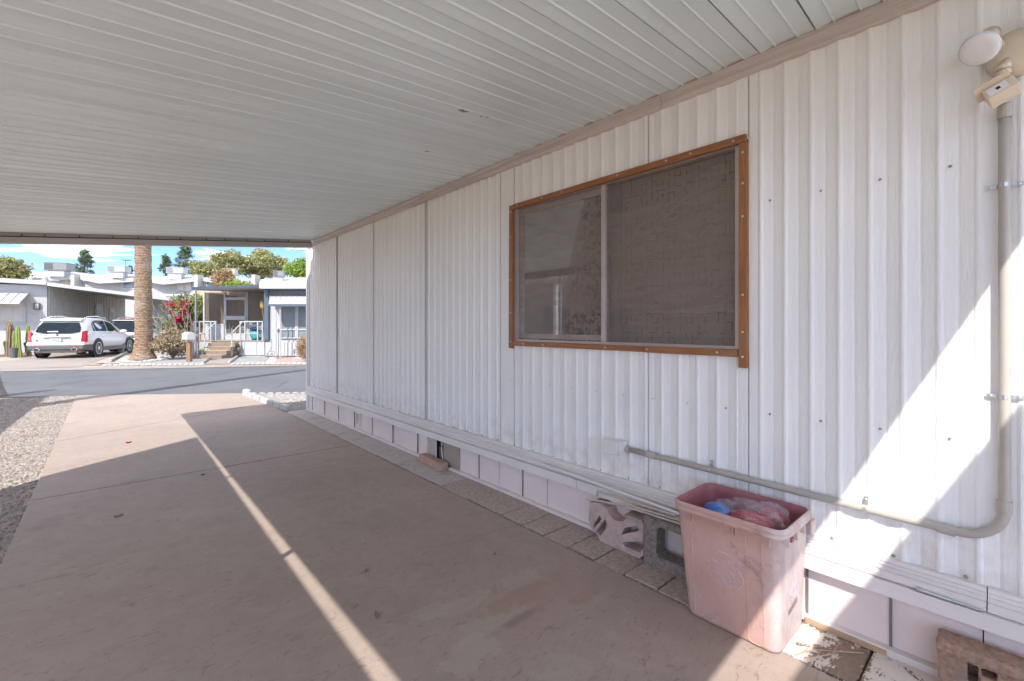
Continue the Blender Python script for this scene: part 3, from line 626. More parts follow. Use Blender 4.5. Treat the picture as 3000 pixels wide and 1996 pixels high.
def slopebar(y0, y1, za, zb, x0=XE, x1=XS-0.03):
    return MB().hexa([(x0, y0, rz(x0)+za), (x1, y0, rz(x1)+za), (x1, y1, rz(x1)+za), (x0, y1, rz(x0)+za)], [(x0, y0, rz(x0)+zb), (x1, y0, rz(x1)+zb), (x1, y1, rz(x1)+zb), (x0, y1, rz(x0)+zb)])
fbm = cb(slopebar(YF, YF+0.04, -0.055, 0.075, x1=XS-0.06), 'front_beam', 'beam')
cb(slopebar(YF-0.018, YF+0.055, -0.118, -0.052, x1=XS-0.05), 'gutter', 'beam')
cb(slopebar(YF-0.006, YF-0.001, -0.050, -0.040, x1=XS-0.06), 'gutter_lip', 'dark_gap')
for i in range(12):
    x = XE + 0.25 + i*0.24 + random.uniform(-.05, .05)
    cb(MB().obox((x, YF-0.010, rz(x)-0.035), (0.006, 0.018, 0.03), (0.3, 0, 0)), 'gutter_strap', 'dark_gap')
cb(slopebar(YB-0.04, YB, -0.06, 0.075), 'rear_beam', 'beam')
cb(MB().box(XE-0.03, XE, YB-0.04, YF+0.055, rz(XE)-0.115, rz(XE)+0.075), 'side_beam', 'beam')
for y in (5.18, 3.42, 1.67, -0.3):
    cb(MB().box(XE-0.03, XE+0.01, y-0.011, y+0.011, 0, rz(XE)-0.115), 'post', 'post')
for x, y, s_ in ((1.473, 2.078, 0.016), (1.50, 2.072, 0.010), (1.613, 2.084, 0.009), (1.65, 2.072, 0.009), (1.665, 2.764, 0.013)):
    p = MB(); a = [random.uniform(.5, 1.2)*s_ for _ in range(9)]
    p.add([(x + 1.4*a[k]*math.cos(k*.698), y + a[k]*math.sin(k*.698), rz(x) - 0.0045) for k in range(9)], [tuple(range(8, -1, -1))])
    cb(p, 'rust_patch', 'rust_patch')

# ---- unseen roofs and building, shaped to cast shadows and darken the window reflection
nc = thing('shadow_roof', 'unseen flat white roof on posts, shaped to shade the driveway', 'carport', (-2.8, 1.8, 0)); no = nc.location  # thin open roof stands in for the unseen shadow caster, letting light under
MB().prism([(-1.112, 5.205), (-2.95, 3.98), (-2.95, 0.0), (-1.165, 0.0)], 'z', 2.20, 2.25).build('roof', 'post', nc, no)
for x, y in ((-2.88, 3.4), (-2.88, 1.7), (-2.88, 0.08)): MB().box(x-.05, x+.05, y-.05, y+.05, 0, 2.20).build('post', 'post', nc, no)
nc = thing('shadow_roof', 'unseen thin white roof on posts, added to shade the gravel near the street', 'carport', (-3.8, 9.0, 0)); no = nc.location  # added thin roof, stands in for whatever shades the street-end gravel
MB().prism([(-3.02, 10.85), (-4.7, 10.85), (-4.8, 6.6), (-3.18, 6.6)], 'z', 2.54, 2.60).build('roof', 'post', nc, no)
for x, y in ((-4.6, 10.75), (-4.7, 6.7), (-4.65, 8.7)): MB().box(x-.05, x+.05, y-.05, y+.05, 0, 2.54).build('post', 'post', nc, no)
nh = thing('unseen_building', 'unseen tan building farther left, raised to block sky reflected in the window', 'building', (-9.0, 8.0, 0)); no = nh.location  # added for the window to reflect, height and tone chosen for that
MB().box(-13, -9.0, 2, 15.5, 0, 4.7).build('wall', 'home_tan', nh, no); MB().box(-13.2, -8.85, 1.8, 15.7, 4.7, 4.8).build('roof', 'post', nh, no)
for y in (4.0, 8.5, 12.0): MB().box(-9.0, -8.97, y, y+1.4, 1.1, 2.1).build('window', 'grey_liner', nh, no)
# unseen roof added behind the camera to bound the wall's sun patch
sh = thing('rear_shadow_roof', 'unseen small flat white roof behind the carport, bounding the sun patch', 'patio cover', (0.1, -1.2, 0)); so = sh.location
MB().box(-0.9, 1.13, -1.75, -0.755, 2.40, 2.45).build('roof', 'post', sh, so)
for x, y in ((1.05, -1.65), (-0.8, -1.65)): MB().box(x-.04, x+.04, y-.04, y+.04, 0, 2.40).build('post', 'post', sh, so)
# street-light pole left of the frame, its shadow crosses the road
pole = thing('utility_pole', 'tall wooden utility pole at the street edge', 'pole', (-1.75, 10.3, 0)); po = pole.location
MB().tube([(-1.75, 10.3, -0.05), (-1.75, 10.3, 9.5)], [0.20, 0.13], 12).build('shaft', 'raw_wood', pole, po)
MB().box(-1.80, -1.70, 9.3, 11.3, 8.7, 8.82).build('crossarm', 'raw_wood', pole, po)

# ================================================================== THINGS ALONG THE WALL
# electrical conduit with clamps and outlet box
cd = thing('electrical_conduit', 'grey conduit bending along the siding from floodlight to outlet box', 'conduit', (2.28, 0.045, 0.6)); co = cd.location
XC = 2.3005; arc = [(XC, 0.045 + 0.11*(1-math.cos(t)), 0.665 - 0.11*math.sin(t)) for t in np.linspace(0, math.pi/2, 10)]
MB().tube([(XC, 0.045, 2.06)] + [(XC, 0.045, z) for z in (1.8, 1.3, 0.9)] + arc + [(XC, 0.4, 0.557), (XC, 0.8, 0.562), (XC, 1.2, 0.566), (XC, 1.56, 0.570)], 0.0155, 14).build('pipe', 'conduit', cd, co, smooth=True)
for a, b in (((XC, 0.045, 2.055), (XC, 0.045, 2.012)), ((XC, 0.045, 0.70), (XC, 0.045, 0.655)), ((XC, 0.165, 0.552), (XC, 0.215, 0.5545)), ((XC, 1.37, 0.568), (XC, 1.43, 0.569)), ((XC, 1.545, 0.570), (XC, 1.57, 0.570))):
    MB().tube([a, b], 0.0190, 14).build('coupling', 'conduit', cd, co, smooth=False)
for y, z, vert in ((0.045, 1.783, True), (0.045, 1.056, True), (0.43, 0.557, False), (1.065, 0.565, False)):
    mb = MB()
    ring = [(2.312 - 0.0285*math.sin(t), math.cos(t)*0.0175) for t in np.linspace(0, math.pi, 9)]
    pr = [(2.314, 0.046)] + [(2.314, 0.019)] + [(x, w) for x, w in ring] + [(2.314, -0.019), (2.314, -0.046)]
    if not vert: pr = [p for p in pr if p[1] > -0.03]
    q = [(x, (y+w) if vert else y-0.007, z-0.007 if vert else z+w) for x, w in pr] + [(x, (y+w) if vert else y+0.007, z+0.007 if vert else z+w) for x, w in pr]
    n_ = len(pr); mb.add(q, [(i, i+1, i+1+n_, i+n_) for i in range(n_-1)])
    cl = mb.build('clamp', 'zinc', cd, co)
    for w in ((0.034, -0.034) if vert else (0.034,)):
        MB().lathe([(0, .004), (.005, .003), (.006, 0)], 8, Matrix.Translation((2.313, y+w if vert else y, z if vert else z+w)) @ Matrix.Rotation(R(-90), 4, 'Y')).build('clamp_screw', 'screw', cl, co)
ob = MB().box(2.245, 2.318, 1.572, 1.695, 0.530, 0.612).build('outlet_box', 'outlet_white', cd, co, bevel=0.006)
MB().box(2.230, 2.246, 1.588, 1.690, 0.535, 0.606).build('cover', 'outlet_white', ob, co, bevel=0.006)
MB().box(2.224, 2.236, 1.582, 1.592, 0.545, 0.600).build('cover_hinge', 'outlet_white', ob, co, bevel=0.002)

# floodlight
fl = thing('floodlight', 'ivory motion-sensor floodlight with round bulb above the conduit', 'floodlight', (2.31, 0.02, 2.2)); fo = fl.location
def lm(c, d): return Matrix.Translation(c) @ Vector(d).to_track_quat('Z', 'Y').to_matrix().to_4x4()
MB().lathe([(0.078, 0.0), (0.078, 0.018), (0.066, 0.032), (0.03, 0.038), (0, 0.038)], 24, lm((2.312, 0.015, 2.225), (-1, 0, 0))).build('mounting_plate', 'ivory', fl, fo, smooth=True)
def lamp_head(c, d, arm):
    MB().tube(arm, [0.014, 0.016, 0.016], 10).build('arm', 'ivory', fl, fo, smooth=True)
    h = MB().lathe([(0.018, -0.125), (0.022, -0.09), (0.026, -0.06), (0.045, -0.025), (0.0515, -0.010), (0.0515, 0.0)], 24, lm(c, d)).build('bulb_shell', 'lamp_glass', fl, fo, smooth=True)
    MB().lathe([(0.0515, 0.0), (0.046, 0.006), (0.03, 0.0085), (0.012, 0.0075), (0.0, 0.0095)], 24, lm(c, d)).build('bulb_face', 'lamp_glass', h, fo, smooth=True)
    e = Vector(c) - Vector(d).normalized()*0.125; f = Vector(c) - Vector(d).normalized()*0.075
    MB().tube([e, f], [0.027, 0.029], 14).build('socket', 'ivory', fl, fo, smooth=True)
lamp_head((2.165, 0.100, 2.218), (-0.72, 0.18, -0.60), [(2.29, 0.05, 2.245), (2.275, 0.065, 2.275), (2.262, 0.080, 2.292)])
lamp_head((2.20, -0.10, 2.34), (-0.65, -0.45, 0.25), [(2.29, -0.02, 2.245), (2.28, -0.03, 2.275), (2.275, -0.045, 2.30)])
MB().tube([(2.285, 0.038, 2.20), (2.265, 0.045, 2.175), (2.255, 0.048, 2.118)], [0.014, 0.016, 0.016], 10).build('sensor_arm', 'ivory', fl, fo, smooth=True)
for z in (2.165, 2.145): MB().tube([(2.258, 0.0465, z), (2.257, 0.047, z+0.012)], 0.019, 12).build('sensor_knuckle', 'ivory', fl, fo)
sm = Matrix.Translation((2.235, 0.052, 2.078)) @ Matrix.Rotation(R(-24), 4, 'X') @ Matrix.Rotation(R(20), 4, 'Y')
def sbox(x0, x1, y0, y1, z0, z1): 
    t = MB().box(x0, x1, y0, y1, z0, z1); t.v = [tuple(sm @ Vector(p)) for p in t.v]; return t
sen = sbox(-0.030, 0.03, -0.042, 0.036, -0.020, 0.024).build('sensor_body', 'ivory', fl, fo, bevel=0.004)
sbox(-0.055, 0.02, -0.036, 0.052, 0.024, 0.028).build('sensor_hood', 'ivory', sen, fo)
sbox(-0.032, -0.0302, -0.022, 0.028, -0.013, 0.016).build('sensor_window', 'lamp_glass', sen, fo)
sbox(-0.0335, -0.032, -0.004, 0.006, -0.004, 0.006).build('sensor_eye', 'dark_gap', sen, fo)

# recycling bin, open top, with bagged rubbish
bn = thing('recycling_bin', 'faded pink plastic recycling bin standing half in the sun', 'bin', (2.11, 0.83, 0)); bo = bn.location
def rrect(x0, x1, y0, y1, z, r, n=5):
    pts = []
    for cx, cy, a0 in ((x1-r, y1-r, 0), (x0+r, y1-r, 90), (x0+r, y0+r, 180), (x1-r, y0+r, 270)):
        pts += [(cx + r*math.cos(R(a0 + 90*k/n)), cy + r*math.sin(R(a0 + 90*k/n)), z) for k in range(n+1)]
    return pts
def binring(t, grow=0.0, z=None):
    x0 = 1.962 + (1.936-1.962)*t; x1 = 2.262 + (2.272-2.262)*t; y0 = 0.637 + (0.618-0.637)*t; y1 = 1.017 + (1.062-1.017)*t
    return rrect(x0-grow, x1+grow, y0-grow, y1+grow, 0.498*t if z is None else z, 0.038+max(grow, 0))
rings = [binring(0.0, -0.012, 0.0), binring(0.01, -0.003, 0.006), binring(0.04), binring(0.25), binring(0.5), binring(0.75), binring(0.93), binring(0.955, 0.012, 0.470), binring(0.965, 0.013, 0.482), binring(0.98, 0.009, 0.488), binring(0.99, 0.013, 0.493), binring(1.0, 0.012, 0.505), binring(1.0, 0.004, 0.510)]
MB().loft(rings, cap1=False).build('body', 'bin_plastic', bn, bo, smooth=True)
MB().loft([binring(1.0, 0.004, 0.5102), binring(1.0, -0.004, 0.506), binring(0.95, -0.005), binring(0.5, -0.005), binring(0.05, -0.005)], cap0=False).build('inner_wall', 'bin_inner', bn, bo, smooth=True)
def face_x(z): return 1.962 + (1.936-1.962)*z/0.498
for y in (0.985, 0.973, 0.800, 0.788, 0.660):                     # ribs under the rim
    MB().box(face_x(0.45)-0.010, face_x(0.45)+0.004, y-0.0022, y+0.0022, 0.435, 0.474).build('rim_rib', 'bin_plastic', bn, bo)
for x in (1.985, 2.08, 2.17): MB().box(x-0.003, x+0.003, 0.607, 0.622, 0.435, 0.474).build('rim_rib', 'bin_plastic', bn, bo)
for y, z0 in ((0.975, 0.03), (0.752, 0.02), (0.690, 0.03)):      # moulded panel lines on the front
    MB().tube([(face_x(z0)-0.0005, y-0.002, z0), (face_x(0.44)-0.0005, y+0.012*(1 if y > .9 else 0.2), 0.44)], 0.0026, 6).build('panel_line', 'bin_plastic', bn, bo)
MB().tube([(face_x(.02)-.0005, 0.752, .02), (face_x(.012)-.0005, 0.735, 0.013), (face_x(.012)-.0005, 0.705, 0.013), (face_x(.03)-.0005, 0.690, 0.03)], 0.0026, 6).build('panel_line', 'bin_plastic', bn, bo)
# chasing-arrows emblem in raised outline
C0, C1 = 0.838, 0.268
def em(p, k):
    a = R(120*k); x, y = p; return (x*math.cos(a) - y*math.sin(a), x*math.sin(a) + y*math.cos(a))
arrow = [(-0.052, 0.030), (-0.025, 0.074), (0.020, 0.074), (0.038, 0.046), (0.052, 0.054), (0.044, 0.016), (0.010, 0.028), (0.022, 0.036), (0.008, 0.052), (-0.018, 0.018), (-0.052, 0.030)]
for k in range(3):
    pts = []
    for p in arrow:
        a, b = em(p, k); pts.append((face_x(C1+b) - 0.0015, C0 - a, C1 + b))
    MB().tube(pts, 0.0017, 5).build('recycling_arrow', 'bin_mark', bn, bo)
    pts = []
    for p in arrow: a, b = em(p, k); pts.append((2.10 + a*0.5, 0.637 - 0.019*(0.22+b*.6)/0.498 - 0.0010, 0.22 + b*0.6))
    MB().tube(pts, 0.0008, 5).build('recycling_arrow', 'bin_mark', bn, bo)
MB().add([(2.05, 0.6285, 0.135), (2.15, 0.6285, 0.150), (2.15, 0.6282, 0.172), (2.05, 0.6282, 0.153)], [(0,1,2,3)]).build('smear', 'bin_smear', bn, bo)
MB().box(2.23, 2.28, 0.598, 0.606, 0.415, 0.470).build('handle_tab', 'bin_plastic', bn, bo, bevel=0.002)
MB().box(1.99, 2.015, 0.600, 0.612, 0.455, 0.470).build('handle_tab', 'bin_inner', bn, bo)
def crumple(name, label, cat, c, s, m, seed, par=None, j=.13):
    r = np.random.default_rng(seed); mb = MB(); n_, k_ = 14, 9; rings = []
    for i in range(1, k_):
        ph = math.pi*i/k_; rings.append([(c[0] + s[0]*math.sin(ph)*math.cos(2*math.pi*jj/n_)*(1+r.normal(0, j)), c[1] + s[1]*math.sin(ph)*math.sin(2*math.pi*jj/n_)*(1+r.normal(0, j)), c[2] + s[2]*-math.cos(ph)*(1+r.normal(0, j*.8))) for jj in range(n_)])
    mb.loft(rings)
    if par: return mb.build(name, m, par, par.location, smooth=False)
    o = mb.build(name, m, None, c, smooth=False); o.location = c; return tag(o, label, cat)
crumple('food_packet', 'glossy red packet lying inside the recycling bin', 'packet', (2.10, 0.795, 0.44), (0.055, 0.10, 0.05), 'red_plastic', 1, None, .05)
crumple('food_packet', 'second red packet in a clear sleeve near the bin wall', 'packet', (2.17, 0.735, 0.45), (0.03, 0.06, 0.055), 'red_plastic', 2, None, .05)
crumple('food_packet', 'bright blue packet at the far side inside the bin', 'packet', (2.09, 0.935, 0.455), (0.05, 0.055, 0.035), 'blue_plastic', 3, None, .05)
crumple('paper_scrap', 'crumpled white scrap under the packets inside the bin', 'paper', (2.07, 0.83, 0.395), (0.09, 0.15, 0.04), 'white_plastic', 4)
crumple('plastic_bag', 'clear zip bag bulging over the red packets in the bin', 'bag', (2.105, 0.80, 0.462), (0.09, 0.135, 0.07), 'bag_film', 5, None, .10)
crumple('plastic_sleeve', 'clear plastic sleeve around the second red packet', 'bag', (2.165, 0.73, 0.465), (0.04, 0.07, 0.065), 'bag_film', 6)

# decorative breeze block, hollow block, bricks
bb = thing('breeze_block', 'broken pink breeze block with slanted slots leaning by the skirting', 'block', (2.27, 1.59, 0), 0); q = bb.location
out = [(1.795, 0.10), (1.790, 0.205), (1.72, 0.215), (1.665, 0.205), (1.645, 0.165), (1.60, 0.150), (1.545, 0.165), (1.515, 0.200), (1.40, 0.205), (1.393, 0.165), (1.393, 0.035), (1.410, 0.02), (1.430, 0.0), (1.70, 0.0), (1.725, 0.03), (1.765, 0.05)]
holes = [[(1.760, 0.070), (1.748, 0.060), (1.700, 0.128), (1.714, 0.150), (1.722, 0.142)], [(1.735, 0.045), (1.700, 0.030), (1.655, 0.100), (1.672, 0.140)], [(1.555, 0.085), (1.535, 0.130), (1.455, 0.165), (1.440, 0.145)], [(1.545, 0.045), (1.405, 0.100), (1.405, 0.070), (1.430, 0.030), (1.530, 0.028)]]
MB().holed(out, holes, lambda a, b, w: (2.222 + w + 0.10*b, a, b + 0.001), 0.085).build('body', 'breeze_pink', bb, q, bevel=0.004)
cm = thing('hollow_block', 'rough grey hollow concrete block standing behind the bin', 'block', (2.26, 1.19, 0)); q = cm.location
MB().holed([(1.390, 0.0), (1.390, 0.262), (0.985, 0.262), (0.985, 0.0)], [[(1.315, 0.075), (1.310, 0.205), (1.295, 0.22), (1.06, 0.22), (1.05, 0.205), (1.05, 0.075), (1.065, 0.06), (1.30, 0.06)]], lambda a, b, w: (2.205 + w, a, b + 0.001), 0.09).build('body', 'cmu_grey', cm, q, bevel=0.006)
tl = tag(MB().box(2.205, 2.300, 1.40, 1.52, 0.207, 0.222).build('tile_scrap', 'tan_panel', None, (2.25, 1.46, 0.207), bevel=0.002), 'small tan tile lying on top of the breeze block', 'tile'); tl.location = (2.25, 1.46, 0.208)
br = MB().hexa([(-.045, -.205, 0), (.045, -.205, 0), (.045, .205, 0), (-.045, .205, 0)], [(-.040, -.200, .072), (.042, -.203, .070), (.042, .200, .070), (-.042, .202, .074)]).build('brick_block', 'brick_tan', None, bevel=0.008)
br.location = (2.262, 3.655, 0.0); br.rotation_euler = (0, 0, R(-3)); tag(br, 'long tan brick lying against the skirting below the lattice', 'brick')
rbk = thing('slotted_block', 'rough reddish split block with square slots at the lower right', 'block', (2.26, 0.0, 0)); q = rbk.location
sl = []
for c0 in (0.085, -0.03, -0.145):
    sl += [[(c0+0.046, 0.070), (c0+0.046, 0.135), (c0+0.020, 0.135), (c0+0.020, 0.070)], [(c0+0.013, 0.108), (c0+0.013, 0.135), (c0-0.024, 0.135), (c0-0.024, 0.108)], [(c0+0.013, 0.02), (c0+0.013, 0.085), (c0-0.02, 0.085), (c0-0.02, 0.02)]]
MB().holed([(0.203, 0.0), (0.207, 0.178), (-0.20, 0.178), (-0.20, 0.0)], sl, lambda a, b, w: (2.222 + w, a, b + 0.001), 0.070).build('body', 'red_block', rbk, q, bevel=0.004)
MB().hexa([(2.206, -0.2, 0.150), (2.302, -0.2, 0.165), (2.302, 0.21, 0.165), (2.206, 0.21, 0.150)], [(2.212, -0.2, 0.182), (2.302, -0.2, 0.186), (2.302, 0.209, 0.186), (2.212, 0.209, 0.182)]).build('top_course', 'red_block', rbk, q, bevel=0.006)
MB().box(2.295, 2.306, -0.19, 0.195, 0, 0.15).build('back_web', 'red_block', rbk, q)
# loose rods and trim lengths resting on the blocks and rail
def rod(name, label, pts, r, m, n=6):
    c = Vector(pts[0]); o = MB().tube(pts, r, n).build(name, m, None, c); o.location = c; return tag(o, label, 'rod')
rod('trim_length', 'long white channel strip leaning along the skirting rail', [(2.262, 2.245, 0.333), (2.255, 1.9, 0.330), (2.245, 1.2, 0.312)], 0.009, 'rod_white', 4)
rod('rod', 'topmost cream rod with a hooked end above the breeze block', [(2.262, 1.752, 0.250), (2.258, 1.752, 0.278), (2.25, 1.73, 0.283), (2.24, 1.22, 0.300)], 0.0065, 'rod_cream')
rod('rod', 'middle cream rod with a bent tip over the breeze block', [(2.235, 1.556, 0.235), (2.232, 1.554, 0.268), (2.232, 1.54, 0.272), (2.23, 1.19, 0.285)], 0.0055, 'rod_cream')
rod('rod', 'lowest cream rod lying on the hollow block', [(2.225, 1.52, 0.262), (2.225, 1.15, 0.272)], 0.006, 'rod_cream')
rod('trim_length', 'flat pale strip crossing the broken breeze block top', [(2.235, 1.812, 0.222), (2.26, 1.55, 0.246), (2.285, 1.2, 0.325)], 0.006, 'rod_cream', 4)
bl = tag(MB().tube([(0, 0, 0), (0, -0.085, -0.002)], 0.0065, 8).tube([(0, -0.085, -0.002), (0, -0.16, -0.003)], 0.0045, 6).build('bolt', 'zinc', None), 'threaded zinc bolt lying on the skirting rail in the shade', 'bolt'); bl.location = (2.284, 0.260, 0.3075)
MB().lathe([(0.0095, 0), (0.0095, 0.010)], 6, Matrix.Rotation(R(-90), 4, 'X')).build('head', 'zinc', bl)
MB().box(2.275, 2.2795, 0.03, 0.10, 0.298, 0.303)
# rock edging stones, painted white, along the pale gravel bed
def stone(c, s, seed, rot):
    r = np.random.default_rng(seed); mb = MB(); a, b, e = s
    bt = [(-a*.5, -b*.5, 0), (a*.5, -b*.5, 0), (a*.5, b*.5, 0), (-a*.5, b*.5, 0)]; tp = [(x*.86 + r.normal(0, .006), y*.94 + r.normal(0, .01), e*(1 + r.normal(0, .06))) for x, y, _ in bt]
    o = mb.hexa(bt, tp).build('edging_stone', 'white_stone', None, bevel=0.012); o.location = (c[0], c[1], c[2]); o.rotation_euler = (0, 0, rot); return o
es = [(2.063, 7.62, 'end stone of the white row nearest the pavers, its raw end showing'), (2.040, 7.94, 'second painted edging stone from the paver end'), (2.018, 8.22, 'third painted edging stone from the pavers, just in shade'), (1.995, 8.55, 'chipped painted edging stone midway along the row'), (1.970, 8.94, 'fifth painted edging stone, fully in the sun'), (1.948, 9.30, 'painted edging stone beside the corner stone'), (1.93, 9.62, 'white corner edging stone at the street end of the row')]
ln = [0.33, 0.27, 0.26, 0.36, 0.36, 0.30, 0.26]
for i, ((x, y, lb_), L) in enumerate(zip(es, ln)):
    tag(stone((x, y, -0.01), (0.085, L-0.015, 0.085 if i < 6 else 0.125), i, R(4)), lb_, 'stone', 'painted edging stones beside the driveway')
# scalloped white edging along the street side of the pale gravel
sc = thing('scalloped_edging', 'low white scalloped edging between pale gravel and street', 'edging', (2.6, 9.55, 0)); q = sc.location
for i in range(13):
    x = 1.98 + i*0.125; y = edge_y(x) - 0.02
    pr_ = [(-0.062, 0)] + [(-0.062*math.cos(t), 0.006 + 0.020*math.sin(t)) for t in np.linspace(0, math.pi, 8)] + [(0.062, 0)]
    t = MB().prism(pr_, 'y', -0.012, 0.012); t.v = [tuple(Matrix.Translation((x, y, -0.015)) @ Matrix.Rotation(math.atan2(-0.735, 1), 4, 'Z') @ Vector(p)) for p in t.v]
    t.build('scallop', 'edging_white', sc, q)
# small litter on the concrete
def litter(name, label, cat, x, y, s, m, seed):
    r = np.random.default_rng(seed); n_ = 7; ps = [(s[0]*math.cos(6.283*k/n_)*r.uniform(.5, 1.1), s[1]*math.sin(6.283*k/n_)*r.uniform(.5, 1.1), 0.004 + r.uniform(0, .012)) for k in range(n_)] + [(0, 0, 0.008)]
    t = MB().add(ps + [(p[0], p[1], 0.001) for p in ps[:n_]], [(k, (k+1) % n_, n_) for k in range(n_)] + [(k, (k+1) % n_, n_+1+(k+1) % n_, n_+1+k) for k in range(n_)])
    o = t.build(name, m); o.location = (x, y, 0); return tag(o, label, cat)
litter('dry_leaf', 'curled dark dry leaf on the shaded concrete right of the light stripe', 'leaf', 1.025, 2.315, (.016, .011), 'leaf_dry', 1)
lf = litter('dry_leaf', 'long pointed brown leaf near the bottom beside the light stripe', 'leaf', 0.90, 1.93, (.032, .008), 'leaf_dry', 2); lf.rotation_euler = (0, 0, R(75))
litter('pebble', 'lone grey pebble on the concrete in front of the pavers', 'pebble', 1.647, 2.001, (.010, .007), 'cmu_grey', 3)
litter('petal', 'crimson fallen petal on the sunlit concrete', 'petal', 0.167, 6.609, (.028, .022), 'petal', 4)
litter('dry_leaf', 'dark leaf curl on the shaded slab left of the stripe', 'leaf', 0.62, 4.75, (.022, .010), 'leaf_dry', 8)
litter('twig', 'short brown twig lying on the left side of the slab', 'twig', 0.05, 4.1, (.03, .004), 'leaf_dry', 9)
for i, (pts, lb_) in enumerate([([(2.02, 0.60), (2.10, 0.56), (2.22, 0.42)], 'upper straw blade on the peeling white paver'), ([(2.03, 0.57), (2.13, 0.50), (2.20, 0.50)], 'lower straw blade on the peeling white paver')]):
    c = Vector((*pts[0], 0.006)); o = MB().tube([(x, y, 0.006 + 0.004*k) for k, (x, y) in enumerate(pts)], 0.0022, 4).build('straw', 'raw_wood', None, c); o.location = c; tag(o, lb_, 'straw')

l_, d_ = G(-27, 1160); ts = cthing('tree_stump', 'dark flared trunk base just inside the left edge by the street', 'trunk', l_, d_, -0.02)
MB().lathe([(.225, 0), (.215, .04), (.19, .10), (.155, .22), (.12, .40), (.11, .9)], 12).build('trunk', 'cmu_grey', ts, smooth=True)

# ================================================================== ACROSS THE STREET
simple('white_paint', (0.43, 0.43, 0.425), 0.5, 0.04, 2)
simple('white_roof', (0.47, 0.47, 0.465), 0.5, 0.04, 1.5)
simple('grey_siding', (0.46, 0.46, 0.43), 0.5, 0.08, 2)
simple('slate_blue', (0.085, 0.11, 0.145), 0.45, 0.1, 4)
simple('dark_grey', (0.10, 0.105, 0.11), 0.6, 0.15, 5)
simple('black_metal', (0.03, 0.03, 0.032), 0.5, 0.2, 9)
simple('brown_wall', (0.30, 0.22, 0.15), 0.8, 0.25, 3, stretch=(6, 1, 0.3))
simple('step_tread', (0.24, 0.17, 0.12), 0.85, 0.15, 8, 0.3, 50)
simple('step_edge', (0.62, 0.47, 0.24), 0.7, 0.1, 9)
simple('teal_glaze', (0.06, 0.36, 0.38), 0.2, 0.15, 5)
simple('brass', (0.55, 0.36, 0.10), 0.4, 0.2, 9, metal=0.5)
simple('far_glass', (0.20, 0.24, 0.26), 0.08, 0.15, 1.5, spec=0.7)
simple('blind', (0.50, 0.49, 0.46), 0.8, 0.15, 10, stretch=(8, 1, 0.2))
simple('ac_grey', (0.22, 0.225, 0.23), 0.5, 0.15, 4)
simple('ac_dark', (0.10, 0.105, 0.11), 0.6, 0.3, 14, stretch=(8, 8, 1))
simple('paver_grey', (0.30, 0.30, 0.295), 0.9, 0.14, 14, 0.4, 40, world=True)
simple('old_wood', (0.27, 0.15, 0.075), 0.8, 0.3, 8, 0.4, 40, stretch=(4, 4, 0.4))
island('leaves_olive', [(0.288, 0.296, 0.103), (0.421, 0.393, 0.147), (0.2, 0.237, 0.103), (0.511, 0.427, 0.193), (0.334, 0.356, 0.125), (0.167, 0.203, 0.092)], 0.7, 0.3)
island('leaves_green', [(0.192, 0.306, 0.047), (0.325, 0.428, 0.066), (0.134, 0.204, 0.037), (0.383, 0.49, 0.075)], 0.7, 0.35)
island('leaves_pine', [(0.112, 0.168, 0.101), (0.168, 0.224, 0.123), (0.078, 0.123, 0.078), (0.224, 0.269, 0.134)], 0.7, 0.15)
island('leaves_dry', [(0.42,0.29,0.15),(0.33,0.21,0.10),(0.50,0.36,0.20),(0.27,0.17,0.08)], 0.8, 0.3)
island('leaves_bush', [(0.26,0.24,0.09),(0.36,0.29,0.12),(0.16,0.17,0.06),(0.55,0.33,0.36),(0.20,0.21,0.07),(0.42,0.36,0.17),(0.60,0.42,0.44),(0.30,0.27,0.11)], 0.7, 0.3)
island('leaves_bougain', [(0.14, 0.182, 0.042), (0.238, 0.252, 0.07), (0.098, 0.126, 0.028), (0.336, 0.322, 0.112), (0.182, 0.196, 0.056)], 0.7, 0.3)
island('bracts', [(0.55,0.01,0.07),(0.42,0.01,0.06),(0.65,0.03,0.12)], 0.6, 0.35)
island('flowers_white', [(0.75,0.75,0.70),(0.20,0.22,0.10),(0.65,0.66,0.6)], 0.7, 0.3)
island('leaves_agave', [(0.10,0.16,0.26),(0.07,0.12,0.20),(0.14,0.2,0.3)], 0.5, 0.1)
simple('bark_pale', (0.36, 0.33, 0.30), 0.9, 0.2, 9)
simple('bark', (0.20, 0.15, 0.11), 0.9, 0.3, 9)
def palm_mat():
    m, n, l, b = nodes('palm_bark'); v = vec(n, l)
    w = n.new('ShaderNodeTexWave'); w.bands_direction = 'Z'; w.inputs['Scale'].default_value = 3.2; w.inputs['Distortion'].default_value = 9; w.inputs['Detail'].default_value = 4; w.inputs['Detail Scale'].default_value = 2.5
    l.new(v, w.inputs['Vector'])
    c = mixc(n, l, w.outputs['Fac'], (0.17, 0.105, 0.06), (0.34, 0.235, 0.15))
    c = mixc(n, l, mrange(n, l, noise(n, l, vec(n, l, (1, 1, 2.2)), 9, 5, 0.7), 0.57, 0.64), c, (0.085, 0.055, 0.04))
    c = mixc(n, l, mrange(n, l, noise(n, l, vec(n, l, (1, 1, 1)), 2.4, 5, 0.6), 0.5, 0.7, 0, 0.6), c, (0.36, 0.30, 0.25))
    l.new(c, b.inputs['Base Color']); b.inputs['Roughness'].default_value = 0.95
    bump(n, l, b, mathn(n, l, 'ADD', w.outputs['Fac'], noise(n, l, vec(n, l, (1, 1, 2)), 14, 5)), 0.45, 0.02)
palm_mat()
def cactus_mat(name, g, br, thr):
    m, n, l, b = nodes(name); v = vec(n, l, (1, 1, 0.5))
    c = mixc(n, l, mrange(n, l, noise(n, l, v, 6, 5, 0.6), thr, thr+0.08), g, br); l.new(c, b.inputs['Base Color']); b.inputs['Roughness'].default_value = 0.75
